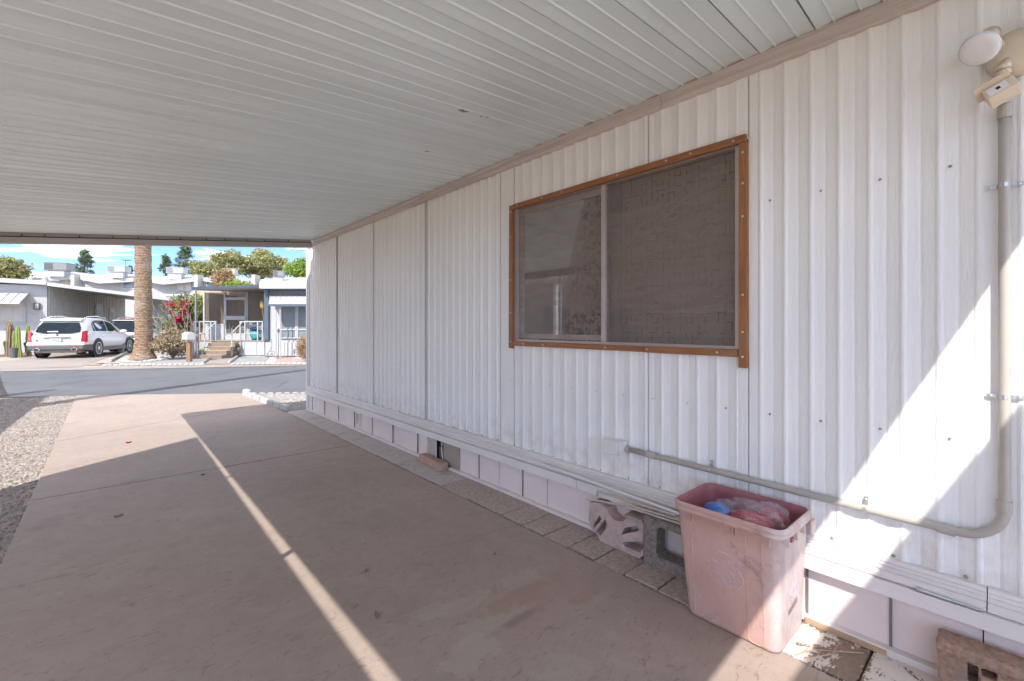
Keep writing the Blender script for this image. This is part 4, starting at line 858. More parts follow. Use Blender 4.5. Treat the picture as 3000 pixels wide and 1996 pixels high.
cactus_mat('cactus_green', (0.20, 0.25, 0.06), (0.25, 0.17, 0.10), 0.60); cactus_mat('cactus_brown', (0.23, 0.16, 0.10), (0.15, 0.10, 0.07), 0.52)
simple('car_white', (0.68, 0.68, 0.68), 0.22, 0.02, 2, spec=0.6)
simple('car_dark', (0.20, 0.20, 0.205), 0.25, 0.05, 2, metal=0.4, spec=0.6)
simple('car_trim', (0.10, 0.105, 0.11), 0.5, 0.1, 4)
simple('chrome', (0.75, 0.76, 0.78), 0.12, 0.05, 5, metal=1.0)
simple('tail_red', (0.50, 0.008, 0.018), 0.15, 0.15, 6, spec=0.6)
simple('tyre', (0.045, 0.042, 0.040), 0.8, 0.2, 12)
simple('rim_metal', (0.60, 0.60, 0.61), 0.3, 0.1, 6, metal=0.8)
simple('plate', (0.62, 0.66, 0.66), 0.4, 0.25, 26)
simple('wire', (0.10, 0.10, 0.10), 0.6, 0.1, 3)
simple('ink', (0.04, 0.04, 0.04), 0.7, 0.1, 3)

ZF = 0.0                                                         # far yards lie this high
def csheet(name, pts, z, m): return sheet(name, ccw(cw(pts)), z, m)
def gp(*uv, z=0.0): return [G(u, v, z) for u, v in uv]
# concrete gutter and apron along the far kerb, yards behind it
gut = []
for l, d in far_edge[::-1]: gut.append((l, d))
csheet('gutter_strip', gut + [(l, d + 0.95) for l, d in gut[::-1]], -0.008, 'concrete_far')
csheet('far_yard', [(l, d + 0.55) for l, d in gut] + [(70, 75), (-75, 75)], -0.014, 'yard')
csheet('far_driveway', gp((-60, 1083), (235, 1074.5), (312, 1048), (420, 1010), (445, 995), (200, 995), (100, 1036), (60, 1052), (-60, 1066)), -0.003, 'concrete_far')
csheet('mulch_bed', gp((-60, 1046), (85, 1043), (95, 1030), (110, 1020), (-60, 1020)), -0.005, 'mulch')
csheet('stone_paving', gp((395, 1069), (590, 1067), (625, 1044), (640, 1035), (470, 1036), (420, 1050)), 0.002, 'paver_grey')
csheet('stone_paving', gp((676, 1067), (770, 1066), (792, 1044), (795, 1036), (700, 1037), (698, 1044)), 0.002, 'paver_grey')
csheet('front_path', gp((590, 1067.5), (672, 1066.5), (697, 1046), (699, 1036), (622, 1036), (620, 1046)), 0.006, 'concrete_far')
csheet('white_gravel', gp((774, 1066), (803, 1065.5), (815, 1043), (792, 1043)), 0.003, 'yard_white')
csheet('pink_gravel', gp((803, 1066), (960, 1064), (960, 1036), (812, 1041)), 0.002, 'yard_pink')

def border_stones(name, label, pts, step, size, zrow, closed=False, group=None):
    t = cthing(name, label, 'edging', *pts[0]); acc = 0
    M0 = t.matrix_basis.copy(); ms = MB().lathe([(0.0, 1.0), (.45, .9), (.85, .55), (1.0, .2), (.9, 0)], 6)
    me = None; pp = [Vector((a[0]-pts[0][0], a[1]-pts[0][1], 0)) for a in pts]
    for a, b in zip(pp[:-1], pp[1:]):
        n_ = max(1, int((b-a).length/step))
        for k in range(n_):
            p = a + (b-a)*((k+.5)/n_)
            if me is None:
                o = ms.build('stone', 'white_stone', t); me = o.data
            else:
                o = bpy.data.objects.new('stone', me); scene.collection.objects.link(o); o.parent = t
            s_ = size*random.uniform(.75, 1.2); o.location = (p.x, p.y, zrow); o.scale = (s_*1.25, s_, s_*.8); o.rotation_euler = (0, 0, random.uniform(0, 3))
    return t
border_stones('stone_border', 'row of small white stones along the far kerb', gp((300, 1072), (600, 1069)), 0.16, 0.075, 0.0)
border_stones('stone_border', 'white stone row along the kerb right of the front path', gp((675, 1068), (900, 1067)), 0.16, 0.075, 0.0)
border_stones('stone_ring', 'ring of white stones around the palm tree base', gp((357, 1056), (372, 1062), (405, 1063), (445, 1060), (480, 1054), (470, 1047)), 0.14, 0.10, 0.0)
border_stones('stone_border', 'white stones in front of the flowering bush', gp((482, 1049), (505, 1043), (545, 1042)), 0.17, 0.10, 0.0)
border_stones('stone_border', 'white stones below the straw-coloured grass clump', gp((868, 1050), (885, 1053), (920, 1052)), 0.15, 0.10, 0.0)
for (a, b, lb_) in (((592, 1067), (622, 1047), 'left white kerb of the front path'), ((670, 1066), (698, 1045), 'right white kerb of the front path'), ((323, 1060), (385, 1027), 'white pipe kerb lying beside the far driveway')):
    p, q = Vector((*G(*a), 0.03)), Vector((*G(*b), 0.03)); t = cthing('path_kerb', lb_, 'kerb', p.x, p.y); MB().tube([(0, 0, 0.04), (q.x-p.x, q.y-p.y, 0.04)], 0.05, 6).build('bar', 'white_paint', t)
for i, (u, v, lb_) in enumerate(((282, 1070, 'flat tan stepping stone nearest the far driveway'), (315, 1069, 'flat tan stepping stone next to the palm'))):
    l, d = G(u, v); o = MB().prism([(0.35*math.cos(a)*random.uniform(.8, 1.1), 0.22*math.sin(a)*random.uniform(.8, 1.1)) for a in np.linspace(0, 6.28, 9)[:-1]], 'z', 0, 0.05).build('stepping_stone', 'concrete_far'); put(o, l, d); tag(o, lb_, 'stone')

# ---------------------------------------------------------------- foliage helpers
def leaf_cloud(lobes, n, size, seed=0, aspect=0.6, shell=0.55, droop=0):
    r = np.random.default_rng(seed); w = np.array([l[3]*l[4]*l[5] for l in lobes]); w = w/w.sum()
    idx = r.choice(len(lobes), n, p=w); L = np.array(lobes)[idx]
    d = r.normal(size=(n, 3)); d /= np.linalg.norm(d, axis=1)[:,None]; rad = (shell + (1-shell)*r.random(n)**0.7) * (1 + np.abs(r.normal(0, .28, n)))
    c = L[:,:3] + d*rad[:,None]*L[:,3:6]
    a = r.normal(size=(n,3)); a /= np.linalg.norm(a, axis=1)[:,None]; b = r.normal(size=(n,3)); b -= (a*b).sum(1)[:,None]*a; b /= np.linalg.norm(b, axis=1)[:,None]
    if droop: a[:,2] -= droop; a /= np.linalg.norm(a, axis=1)[:,None]
    s = size*r.uniform(.5, 1.4, n)[:,None]
    V = np.stack([c - a*s, c + b*s*aspect, c + a*s, c - b*s*aspect], 1).reshape(-1, 3)
    return V, np.arange(4*n).reshape(-1, 4)
def clumps(center, radii, k, rr, seed):                      # lobes spread through a crown volume
    r = np.random.default_rng(seed); out = []
    for _ in range(k):
        d = r.normal(size=3); d /= np.linalg.norm(d); t = r.random()**0.36
        p = np.array(center) + d*t*np.array(radii); s = rr*r.uniform(.55, 1.3); out.append((*p, s, s, s*.8))
    return out
def tree(name, label, l, d, h, base, lobes, n, size, leaf, bark='bark', trunk_r=0.15, seed=0, group=None, aspect=0.6, cat='tree', shell=0.5):
    t = cthing(name, label, cat, l, d, base, 0, group); mb = MB(); r = np.random.default_rng(seed)
    top = np.mean([q[:3] for q in lobes], 0); pts = [(0, 0, 0), (top[0]*.3, top[1]*.3, top[2]*.45), (top[0]*.6, top[1]*.6, top[2]*.8)]
    mb.tube(pts, [trunk_r, trunk_r*.75, trunk_r*.5], 7)
    for q in lobes[::max(1, len(lobes)//9)]:
        k = r.uniform(.35, .8); p0 = Vector(pts[1])*(1-k) + Vector(pts[2])*k
        mb.tube([p0, (p0 + Vector(q[:3]))/2 + Vector((0, 0, .1)), q[:3]], [trunk_r*.35, trunk_r*.25, trunk_r*.08], 5)
    mb.build('trunk', bark, t, smooth=True)
    V, Fc = leaf_cloud(lobes, n, size, seed, aspect, shell); mesh_np('crown', V, Fc, leaf, t)
    return t
def crown_tree(name, label, u0, u1, v0, v1, d, n, size, leaf, k, rr, seed, group=None, trunk_r=0.2, **kw):
    l = LU((u0+u1)/2, d); zc = (ZV(v0, d) + ZV(v1, d))/2; rx = (u1-u0)/2/1333*d - rr*.6; rzz = (v1-v0)/2/1333*d - rr*.5
    return tree(name, label, l, d, 0, 0, clumps((0, 0, zc), (max(rx, .1), max(rx, .1), max(rzz, .1)), k, rr, seed), n, size, leaf, seed=seed, trunk_r=trunk_r, group=group, **kw)

# ---------------------------------------------------------------- trees on the skyline
TG = 'trees behind the roofs'
crown_tree('broad_tree', 'broad olive-yellow tree left of centre behind the porch house', 622, 718, 732, 815, 62, 8320, 0.176, 'leaves_olive', 57, 0.80, 11, TG, shell=0.1)
crown_tree('broad_tree', 'wide olive-gold tree right of the dry tree on the skyline', 700, 835, 734, 816, 66, 10400, 0.184, 'leaves_olive', 70, 0.84, 12, TG, shell=0.1)
crown_tree('broad_tree', 'low dark olive tree between the pine and the broad trees', 556, 628, 766, 815, 58, 5760, 0.160, 'leaves_olive', 39, 0.68, 13, TG, shell=0.1)
crown_tree('leafy_tree', 'bright yellow-green tree beside the near house corner', 832, 935, 764, 822, 50, 8320, 0.144, 'leaves_green', 57, 0.68, 14, TG, shell=0.1)
crown_tree('leafy_tree', 'dark green tree at the far left edge above the white house', -60, 66, 752, 830, 42, 6720, 0.136, 'leaves_olive', 57, 0.58, 15, TG, shell=0.1)
def pine(name, label, u, v0, v1, d, w, seed, n=1800):
    l = LU(u, d); z0, z1 = ZV(v1, d), ZV(v0, d); r = np.random.default_rng(seed); lob = []
    for k in range(70):
        t = r.random()**.9; a = r.uniform(0, 6.28); rad = w*(1.15 - .95*t)*r.uniform(.15, 1.0); s = w*.20*r.uniform(.6, 1.3)
        lob.append((rad*math.cos(a), rad*math.sin(a), z0 + (z1-z0)*t, s*1.3, s*1.3, s*.7))
    lob.append((0, 0, z1, w*.15, w*.15, w*.3))
    return tree(name, label, l, d, 0, 0, lob, int(n*1.5), 0.15, 'leaves_pine', seed=seed, trunk_r=.16, group=TG, aspect=0.35, shell=.2)
pine('pine_tree', 'tall dark pine right of the palm on the skyline', 542, 726, 800, 64, 1.5, 21, 2600)
pine('pine_tree', 'smaller dark pine beside the palm trunk', 486, 749, 800, 66, 0.9, 22)
pine('pine_tree', 'solitary pine standing between two rooftop units', 250, 735, 800, 60, 1.15, 23, 2200)
pine('pine_tree', 'tiny pine top beside the rooftop antenna', 381, 780, 806, 70, 0.6, 24, 700)

simple('apt_wall', (0.37, 0.37, 0.365), 0.6, 0.06, 1.5)
# ---------------------------------------------------------------- two-storey apartments with folded roofs far behind
DA = 45.0
ap = cthing('apartment_building', 'long white two-storey building with folded kite-shaped roofs behind the houses', 'building', LU(500, DA), DA)
A0 = (LU(500, DA), DA, 0)
def apx(u): return LU(u, DA)
def ab(mb, name, m, parent=None): return mb.build(name, m, parent or ap, A0)
ab(MB().box(apx(60), apx(960), DA+0.6, DA+9, 0, ZV(822, DA)), 'wall', 'apt_wall')
kites = [((62, 800), (128, 786), (214, 806), (122, 818)), ((214, 806), (309, 793), (402, 813), (312, 823)), ((402, 813), (497, 798), (582, 812), (497, 826)), ((582, 812), (640, 806), (755, 818), (660, 824)), ((755, 818), (800, 806), (960, 812), (860, 828))]
for (a, b, c, e) in kites:
    k = MB(); P = lambda p, dd: (LU(p[0], DA), DA + dd, ZV(p[1], DA))
    pts = [P(a, 0.4), P(e, -0.8), P(c, 0.4), P(b, 2.4)]
    back = [(p[0], DA + 8, p[2] - .3) for p in pts]
    k.add(pts + [(pts[0][0], DA+8, pts[0][2]), (pts[2][0], DA+8, pts[2][2]), (pts[3][0], DA+8, pts[3][2])] + [(p[0], p[1]+.02, p[2]-.12) for p in pts[:3]], [(0,1,3), (1,2,3), (0,3,6,4), (3,2,5,6), (0,7,8,1), (1,8,9,2), (7,9,8)])
    fr_ = ab(k, 'folded_roof', 'white_roof')
    ev = MB()
    for p0, p1 in ((pts[0], pts[1]), (pts[1], pts[2])): ev.hexa([(p0[0], p0[1]+.02, p0[2]-.34), (p1[0], p1[1]+.02, p1[2]-.34), (p1[0], p1[1]+.5, p1[2]-.34), (p0[0], p0[1]+.15, p0[2]-.34)], [(p0[0], p0[1]+.02, p0[2]-.125), (p1[0], p1[1]+.02, p1[2]-.125), (p1[0], p1[1]+.5, p1[2]-.125), (p0[0], p0[1]+.15, p0[2]-.125)])
    ab(ev, 'eave_shadow', 'grey_siding', fr_)  # grey strips put in for the shadow line under the roof edges
def far_window(u0, u1, v0, v1, m='far_glass'):
    f = ab(MB().holed([(apx(u0)-.05, ZV(v1, DA)-.05), (apx(u1)+.05, ZV(v1, DA)-.05), (apx(u1)+.05, ZV(v0, DA)+.05), (apx(u0)-.05, ZV(v0, DA)+.05)], [[(apx(u0)+.02, ZV(v1, DA)+.02), ((apx(u0)+apx(u1))/2-.03, ZV(v1, DA)+.02), ((apx(u0)+apx(u1))/2-.03, ZV(v0, DA)-.02), (apx(u0)+.02, ZV(v0, DA)-.02)], [((apx(u0)+apx(u1))/2+.03, ZV(v1, DA)+.02), (apx(u1)-.02, ZV(v1, DA)+.02), (apx(u1)-.02, ZV(v0, DA)-.02), ((apx(u0)+apx(u1))/2+.03, ZV(v0, DA)-.02)]], lambda a, b, w: (a, DA+.52+w, b), .07), 'window', 'white_paint')
    ab(MB().box(apx(u0)+.01, (apx(u0)+apx(u1))/2-.02, DA+.57, DA+.58, ZV(v1, DA)+.01, ZV(v0, DA)-.01), 'pane', m, f)
    ab(MB().box((apx(u0)+apx(u1))/2+.02, apx(u1)-.01, DA+.57, DA+.58, ZV(v1, DA)+.01, ZV(v0, DA)-.01), 'pane', m, f)
far_window(160, 212, 815, 836, 'blind'); far_window(348, 400, 821, 844); far_window(505, 548, 824, 850, 'blind'); far_window(596, 640, 822, 850)
for u in (221, 580, 747): ab(MB().box(apx(u-5), apx(u+5), DA-.3, DA+.6, 0, ZV(806, DA)), 'column', 'grey_siding')
def ac_unit(label, u0, u1, v0, v1, d, dark, side):
    t = cthing('rooftop_unit', label, 'air conditioner', LU((u0+u1)/2, d), d, ZV(v1, d), R(14), 'rooftop air conditioners'); w = (u1-u0)/1333*d*.85; h = (v1-v0)/1333*d*.95
    MB().box(-w/2, w/2, 0, w*.7, 0, h).build('cabinet', 'ac_grey' if dark else 'white_paint', t, bevel=.02)
    MB().box(-w*.46, -w*.1, -.02, -.003, h*.12, h*.9).build('grille', 'ac_dark' if dark else 'ac_grey', t)
    MB().box(w*.02, w*.44, -.02, -.003, h*.12, h*.9).build('door_panel', 'ac_grey' if dark else 'white_roof', t)
    MB().box(-w*.52, w*.52, -.03, w*.72, h, h+.03).build('lid', 'ac_grey' if dark else 'white_roof', t)
    MB().box(-w*.35, w*.35, .10, w*.60, -.6, 0).build('roof_curb', 'white_roof', t)
ac_unit('dark grey rooftop unit on the leftmost white roof', 129, 194, 769, 792, 44.5, True, 0)
ac_unit('white rooftop unit beside the antenna left of the palm', 313, 367, 779, 797, 44.5, False, 0)
ac_unit('white rooftop unit just right of the palm trunk', 486, 538, 783, 801, 44.5, False, 0)
ac_unit('white rooftop unit hidden behind the dry tree', 650, 690, 787, 806, 44.5, False, 0)
ac_unit('grey rooftop unit right of the broad trees', 799, 833, 793, 811, 44.5, True, 0)
an = cthing('antenna', 'thin television antenna on the roof left of the palm', 'antenna', LU(368, 44.5), 44.5, ZV(800, 44.5)); hA = (800-763)/1333*44.5
MB().tube([(0, 0, -.3), (0, 0, hA)], .022, 5).build('mast', 'wire', an); MB().tube([(-.3, 0, hA), (.5, 0, hA-.05)], .015, 5).build('boom', 'wire', an)
for k in range(6): x = -.25+k*.14; MB().tube([(x, -.3, hA+.02), (x+.05, .3, hA-.02)], .012, 4).build('element', 'wire', an)
def wire(label, pts, r=0.016):
    P = [Vector((LU(u, d), d, ZV(v, d))) for u, v, d in pts]; t = cthing('overhead_wire', label, 'wire', P[0].x, P[0].y, P[0].z); q = []
    for a, b in zip(P[:-1], P[1:]):
        for k in range(8): q.append(a + (b-a)*(k/8) - P[0] - Vector((0, 0, .12*math.sin(math.pi*k/8))))
    q.append(P[-1]-P[0]); MB().tube(q, r, 5).build('cable', 'wire', t)
wire('dark overhead wire crossing in front of the left roofs', [(-60, 771, 33), (230, 797, 34), (500, 818, 36)])
wire('pale overhead wire in front of the broad trees', [(520, 766, 42), (620, 772, 42), (790, 780, 42), (960, 787, 42)], .018)

# ---------------------------------------------------------------- white house with carport on the left
RL = R(27); L0 = (LU(138, 22.5), 22.5)
lh = cthing('white_house', 'low white house with corrugated carport wall behind the parked cars', 'house', *L0, 0, RL)
def lb2(mb, name, m, parent=None, **k): return mb.build(name, m, parent or lh, **k)
lb2(MB().box(-6.0, 0, 0, 12.5, 0, 3.30), 'front_wall', 'white_paint')
prof = []
for i in range(0, 84): prof += [(0.012 + (.035 if i % 2 else 0), i*.15), (0.012 + (.035 if i % 2 else 0), i*.15+.13)]
lb2(MB().strip(prof, 'z', 0.3, 3.26), 'corrugated_wall', 'grey_siding')
lb2(MB().box(-6.2, -.02, -.06, -.001, 0, 1.30), 'lower_siding', 'white_roof')
lb2(MB().hexa([(-6.3, -.45, 3.52), (.12, -.45, 3.30), (.12, 12.6, 3.30), (-6.3, 12.6, 3.52)], [(-6.3, -.45, 3.72), (.12, -.45, 3.50), (.12, 12.6, 3.50), (-6.3, 12.6, 3.72)]), 'roof', 'white_roof')
lb2(MB().hexa([(.125, -.42, 3.26), (5.4, -.42, 2.60), (5.4, 12.6, 2.60), (.125, 12.6, 3.26)], [(.125, -.42, 3.42), (5.4, -.42, 2.76), (5.4, 12.6, 2.76), (.125, 12.6, 3.42)]), 'carport_roof', 'white_roof')
for y in (3.0, 9.0): lb2(MB().box(5.2, 5.3, y, y+.1, 0, 2.6), 'post', 'white_paint')
def lh_win(y0, y1, z0, z1):
    f = lb2(MB().box(.05, .10, y0, y1, z0, z1), 'window', 'white_paint'); lb2(MB().box(.101, .108, y0+.1, y1-.1, z0+.1, z1-.1), 'pane', 'dark_glass', f)
lh_win(6.3, 7.4, 1.65, 2.7); dr = lb2(MB().box(.05, .10, 8.9, 9.9, .4, 2.45), 'side_door', 'white_paint'); lb2(MB().box(.101, .108, 9.1, 9.7, 1.2, 2.3), 'pane', 'dark_glass', dr)
aw = lb2(MB().hexa([(-3.4, -.98, 2.32), (-.62, -.98, 2.32), (-.62, -.05, 2.86), (-3.4, -.05, 2.86)], [(-3.4, -.98, 2.36), (-.62, -.98, 2.36), (-.62, -.05, 2.90), (-3.4, -.05, 2.90)]), 'window_awning', 'white_roof')
for i in range(9):
    x = -3.38+i*.342; lb2(MB().hexa([(x, -.98, 2.361), (x+.025, -.98, 2.361), (x+.025, -.05, 2.901), (x, -.05, 2.901)], [(x, -.98, 2.40), (x+.025, -.98, 2.40), (x+.025, -.05, 2.94), (x, -.05, 2.94)]), 'rib', 'white_roof', aw)
wf = lb2(MB().box(-3.2, -.75, -.05, -.002, 1.45, 2.45), 'window', 'white_paint'); lb2(MB().box(-3.1, -.85, -.058, -.051, 1.53, 2.4), 'pane', 'blind', wf)
lb2(MB().tube([(-.68, -.95, 2.33), (-.45, -.06, 1.85)], .015, 5), 'awning_arm', 'grey_siding')
vl = lb2(MB().box(-.46, -.24, -.10, -.002, 2.10, 2.42), 'wall_vent', 'dark_grey'); lb2(MB().box(-.40, -.36, -.108, -.101, 2.14, 2.38), 'slat', 'blind', vl); lb2(MB().box(-.34, -.28, -.108, -.101, 2.14, 2.38), 'slat', 'blind', vl)
# pale shed at the end of that carport, half hidden by the palm
sd = cthing('shed', 'pale lap-sided shed between the palm and the flowering bush', 'shed', LU(470, 27), 27, 0, R(10))
MB().box(-1.2, 0.35, 0, 3, 0, ZV(872, 27)).build('wall', 'white_paint', sd)
for k in range(9): MB().hexa([(-1.2, -.035, .1+k*.32), (0.35, -.035, .1+k*.32), (0.35, -.002, .1+k*.32), (-1.2, -.002, .1+k*.32)], [(-1.2, -.012, .1+k*.32+.31), (0.35, -.012, .1+k*.32+.31), (0.35, -.002, .1+k*.32+.31), (-1.2, -.002, .1+k*.32+.31)]).build('lap_board', 'white_paint', sd)
MB().hexa([(-1.4, -.4, 2.95), (0.5, -.4, 2.95), (0.5, 3.2, 3.3), (-1.4, 3.2, 3.3)], [(-1.4, -.4, 3.05), (0.5, -.4, 3.05), (0.5, 3.2, 3.4), (-1.4, 3.2, 3.4)]).build('roof', 'white_roof', sd)
tr = cthing('trellis', 'black metal trellis behind the bougainvillea', 'trellis', LU(483, 21.8), 21.8); w2 = 20/1333*21.8; hT = ZV(905, 21.8)
for x in (-w2, -w2*.35, w2*.35, w2): MB().tube([(x, 0, 0), (x, 0, hT - abs(x)*.2)], .016, 5).build('upright', 'black_metal', tr)
for z in (.55, 1.0, 1.45): MB().tube([(-w2, 0, z), (w2, 0, z)], .013, 5).build('crossbar', 'black_metal', tr)

# ---------------------------------------------------------------- porch house
simple('dark_louvre', (0.12, 0.125, 0.135), 0.6, 0.1, 3)
simple('porch_wall', (0.50, 0.38, 0.27), 0.8, 0.2, 3, stretch=(6, 1, 0.3))
D1 = 19.0
ph = cthing('porch_house', 'white house with screened porch, front steps and window awning', 'house', LU(700, D1), D1)
PO = (LU(700, D1), D1, 0)
def pq(u0, u1, v0, v1, d, dd, mb=None): return (mb or MB()).box(LU(u0, d), LU(u1, d), d, d+dd, ZV(v1, d), ZV(v0, d))
def pb(mb, name, m, parent=None, **k): return mb.build(name, m, parent or ph, PO, **k)
DS = 20.2                                                        # screen wall
zfl = ZV(998, D1)                                                # deck level
pb(MB().box(LU(562, D1), LU(776, D1), D1+.04, 23.4, 0, zfl-.03), 'deck_base', 'white_paint')
pb(MB().box(LU(560, D1), LU(776, D1), D1-.02, 23.4, zfl-.03, zfl), 'deck', 'concrete_far')
for a, b in ((562, 583), (583.6, 620), (702, 716), (716.6, 752), (752.6, 775)): pb(pq(a+.3, b, 1001, 1041, D1, .035), 'skirt_panel', 'white_paint')
# roof: slate fascia, soffit
rz0, rz1 = ZV(851, 18.7), ZV(845.5, 18.7)
pb(MB().hexa([(LU(566, 18.7), 18.7, rz0), (LU(776, 18.7), 18.7, rz0+.11), (LU(776, 18.7), 23.4, rz0+.35), (LU(566, 18.7), 23.4, rz0+.25)], [(LU(566, 18.7), 18.7, rz0+.09), (LU(776, 18.7), 18.7, rz0+.2), (LU(776, 18.7), 23.4, rz0+.45), (LU(566, 18.7), 23.4, rz0+.35)]), 'porch_roof', 'white_paint')
pb(MB().hexa([(LU(565, 18.7), 18.64, rz0+.01), (LU(774, 18.7), 18.64, rz0+.12), (LU(774, 18.7), 18.70, rz0+.12), (LU(565, 18.7), 18.70, rz0+.01)], [(LU(565, 18.7), 18.62, rz0+.13), (LU(774, 18.7), 18.62, rz0+.24), (LU(774, 18.7), 18.70, rz0+.24), (LU(565, 18.7), 18.70, rz0+.13)]), 'fascia', 'slate_blue')
pb(MB().tube([(LU(574, 18.9), 18.9, 0), (LU(574, 18.9), 18.9, rz0)], .035, 8), 'roof_post', 'ac_grey')
# screened front: frames, screens, kick panels, door
zt = ZV(857, DS)
def frame(u0, u1, v0, v1): return pb(pq(u0, u1, v0, v1, DS, .07), 'frame', 'white_paint')
for u in (595, 656, 722): frame(u, u+4.2, 857, 998)
frame(599.3, 655.9, 949, 953); frame(726.3, 776, 949, 953)
pb(pq(599.3, 655.9, 953.2, 998, DS+.02, .03), 'kick_panel', 'white_paint'); pb(pq(726.3, 776, 953.2, 998, DS+.02, .03), 'kick_panel', 'white_paint')
pb(pq(599.3, 655.9, 857, 948.9, DS+.035, .003), 'screen', 'porch_screen'); pb(pq(726.3, 776, 855, 948.9, DS+.035, .003), 'screen', 'porch_screen'); pb(pq(660.4, 721.8, 856, 871, DS+.035, .003), 'screen', 'porch_screen')
dv = lambda a, b: [(LU(a[0], DS), ZV(a[1], DS)), (LU(b[0], DS), ZV(b[1], DS))]
def rect(u0, u1, v0, v1): return [(LU(u0, DS), ZV(v1, DS)), (LU(u1, DS), ZV(v1, DS)), (LU(u1, DS), ZV(v0, DS)), (LU(u0, DS), ZV(v0, DS))]
door = pb(MB().holed(rect(660.6, 721.6, 872, 997), [rect(664, 718, 879, 926), rect(664, 718, 937.5, 977)], lambda a, b, w: (a, DS-.03+w, b), .05), 'screen_door', 'white_paint')
for v in (927.5, 931.5, 935.3): pb(pq(664, 718, v, v+1.5, DS-.035, .03), 'push_bar', 'white_paint', door)
pb(pq(664, 718, 879, 977, DS+.0, .003), 'door_screen', 'porch_screen', door)
pb(pq(719, 720.3, 931, 934, DS-.06, .03), 'handle', 'black_metal', door)
def scroll(c, r, turns, d, start=0, sgn=1): return [(c[0] + sgn*r*(1-t*.75)*math.cos(start+turns*6.283*t), d, c[1] + r*(1-t*.75)*math.sin(start+turns*6.283*t)) for t in np.linspace(0, 1, 22)]
for u in (680, 691, 702): pb(MB().tube([(LU(u, DS), DS-.03, ZV(976, DS)), (LU(u, DS), DS-.03, ZV(962, DS))] + scroll((LU(u, DS)+.05, ZV(958, DS)), .06, 1, DS-.03), .008, 4), 'door_scroll', 'white_paint', door)
pb(MB().tube([(LU(672, DS), DS-.03, ZV(976, DS)), (LU(674, DS), DS-.03, ZV(950, DS))], .008, 4), 'door_bar', 'white_paint', door); pb(MB().tube([(LU(676, DS), DS-.03, ZV(958, DS)), (LU(690, DS), DS-.03, ZV(976, DS))], .008, 4), 'door_bar', 'white_paint', door)
# inside of the porch
pb(pq(580, 800, 845, 998, 22.6, .05), 'back_wall', 'porch_wall'); pb(MB().box(LU(597, DS), LU(597, DS)+.04, DS+.08, 22.6, zfl, zt), 'side_wall', 'brown_wall')
# railings
def rail(us, ends, scr):
    u0, u1 = ends; t = pb(pq(u0, u1, 941, 944.2, D1, .05), 'top_rail', 'white_paint')
    for u in us: pb(pq(u, u+3, 944.3, 999, D1, .045), 'baluster', 'white_paint', t)
    pb(pq(us[1]+3.1, us[2]-.1, 975, 977.5, D1+.005, .03), 'mid_rail', 'white_paint', t)
    for (c, r_, st, sg) in scr: pb(MB().tube(scroll((LU(c[0], D1), ZV(c[1], D1)), r_, 1.3, D1+.02, st, sg), .011, 4), 'scroll', 'white_paint', t)
rail((566, 582, 616, 630), (566, 633), [((575, 965), .09, 1, 1), ((575, 985), .08, 3, -1)])
rail((702, 716, 753, 767), (702, 770), [((735, 948), .08, 2, 1), ((709, 962), .09, 1, -1), ((763, 962), .09, 1, 1), ((763, 982), .08, 3, -1)])
for u in (622, 700):                                             # sloping hand rails by the steps
    hr = pb(MB().tube([(LU(u+8, D1), D1+.02, ZV(946, D1)), (LU(u, D1)-.02, D1-.45, ZV(976, 18.5)), (LU(u, D1)-.02, D1-.95, ZV(982, 18.0))], .022, 6), 'hand_rail', 'white_paint')
    pb(MB().tube([(LU(u, D1)-.02, D1-.45, ZV(976, 18.5)), (LU(u, D1)-.02, D1-.45, 0.05)], .024, 6), 'rail_post', 'white_paint', hr)
# steps
for k in range(4):
    z = zfl*(4-k)/4.6 ; y0 = D1 - .27*(k+1)
    st = pb(MB().box(LU(623-k*.9, D1), LU(700-k*.6, D1), y0, D1-.02, 0 if k == 3 else zfl*(3-k)/4.6, z-.013), 'step', 'step_tread')
    pb(MB().box(LU(623-k*.9, D1)-.01, LU(700-k*.6, D1)+.01, y0-.02, y0+.26, z-.012, z), 'tread', 'step_edge' if k % 2 == 0 else 'white_paint', st)
# right wing with awning and sliding windows
DW = 18.9
zr = ZV(825, DW)
pb(MB().box(LU(776.5, DW), LU(1010, DW), DW+.10, 24, 0, ZV(845, DW)), 'wing_wall', 'white_paint')
pb(MB().box(LU(773, DW), LU(1010, DW), DW-.35, 24.2, ZV(845.5, DW-.35), ZV(825, DW-.35)), 'wing_roof', 'white_roof')
for k in range(4): pb(MB().box(LU(786.5, DW), LU(1008, DW), DW+.03+.012*(k % 2), DW+.098, ZV(869.5-k*6, DW), ZV(863.7-k*6, DW)), 'grey_louvre', 'dark_louvre')
pb(pq(773.5, 786, 846, 998, DW-.02, .11), 'corner_panel', 'slate_blue')
awn = pb(MB().hexa([(LU(787, 18.2), 18.2, ZV(895, 18.2)), (LU(1000, 18.2), 18.2, ZV(895, 18.2)), (LU(1000, DW), DW+.02, ZV(869, DW)), (LU(789, DW), DW+.02, ZV(869, DW))], [(LU(787, 18.2), 18.2, ZV(892.5, 18.2)), (LU(1000, 18.2), 18.2, ZV(892.5, 18.2)), (LU(1000, DW), DW+.02, ZV(867, DW)), (LU(789, DW), DW+.02, ZV(867, DW))]), 'awning', 'white_roof')
for i in range(14):
    u = 790 + i*15.5; pb(MB().tube([(LU(u-1, 18.2), 18.2, ZV(892, 18.2)+.01), (LU(u, DW), DW+.02, ZV(867, DW)+.01)], .016, 4), 'awning_rib', 'grey_siding', awn)
pb(pq(786, 1000, 891, 897.5, 18.15, .05), 'awning_valance', 'slate_blue', awn)
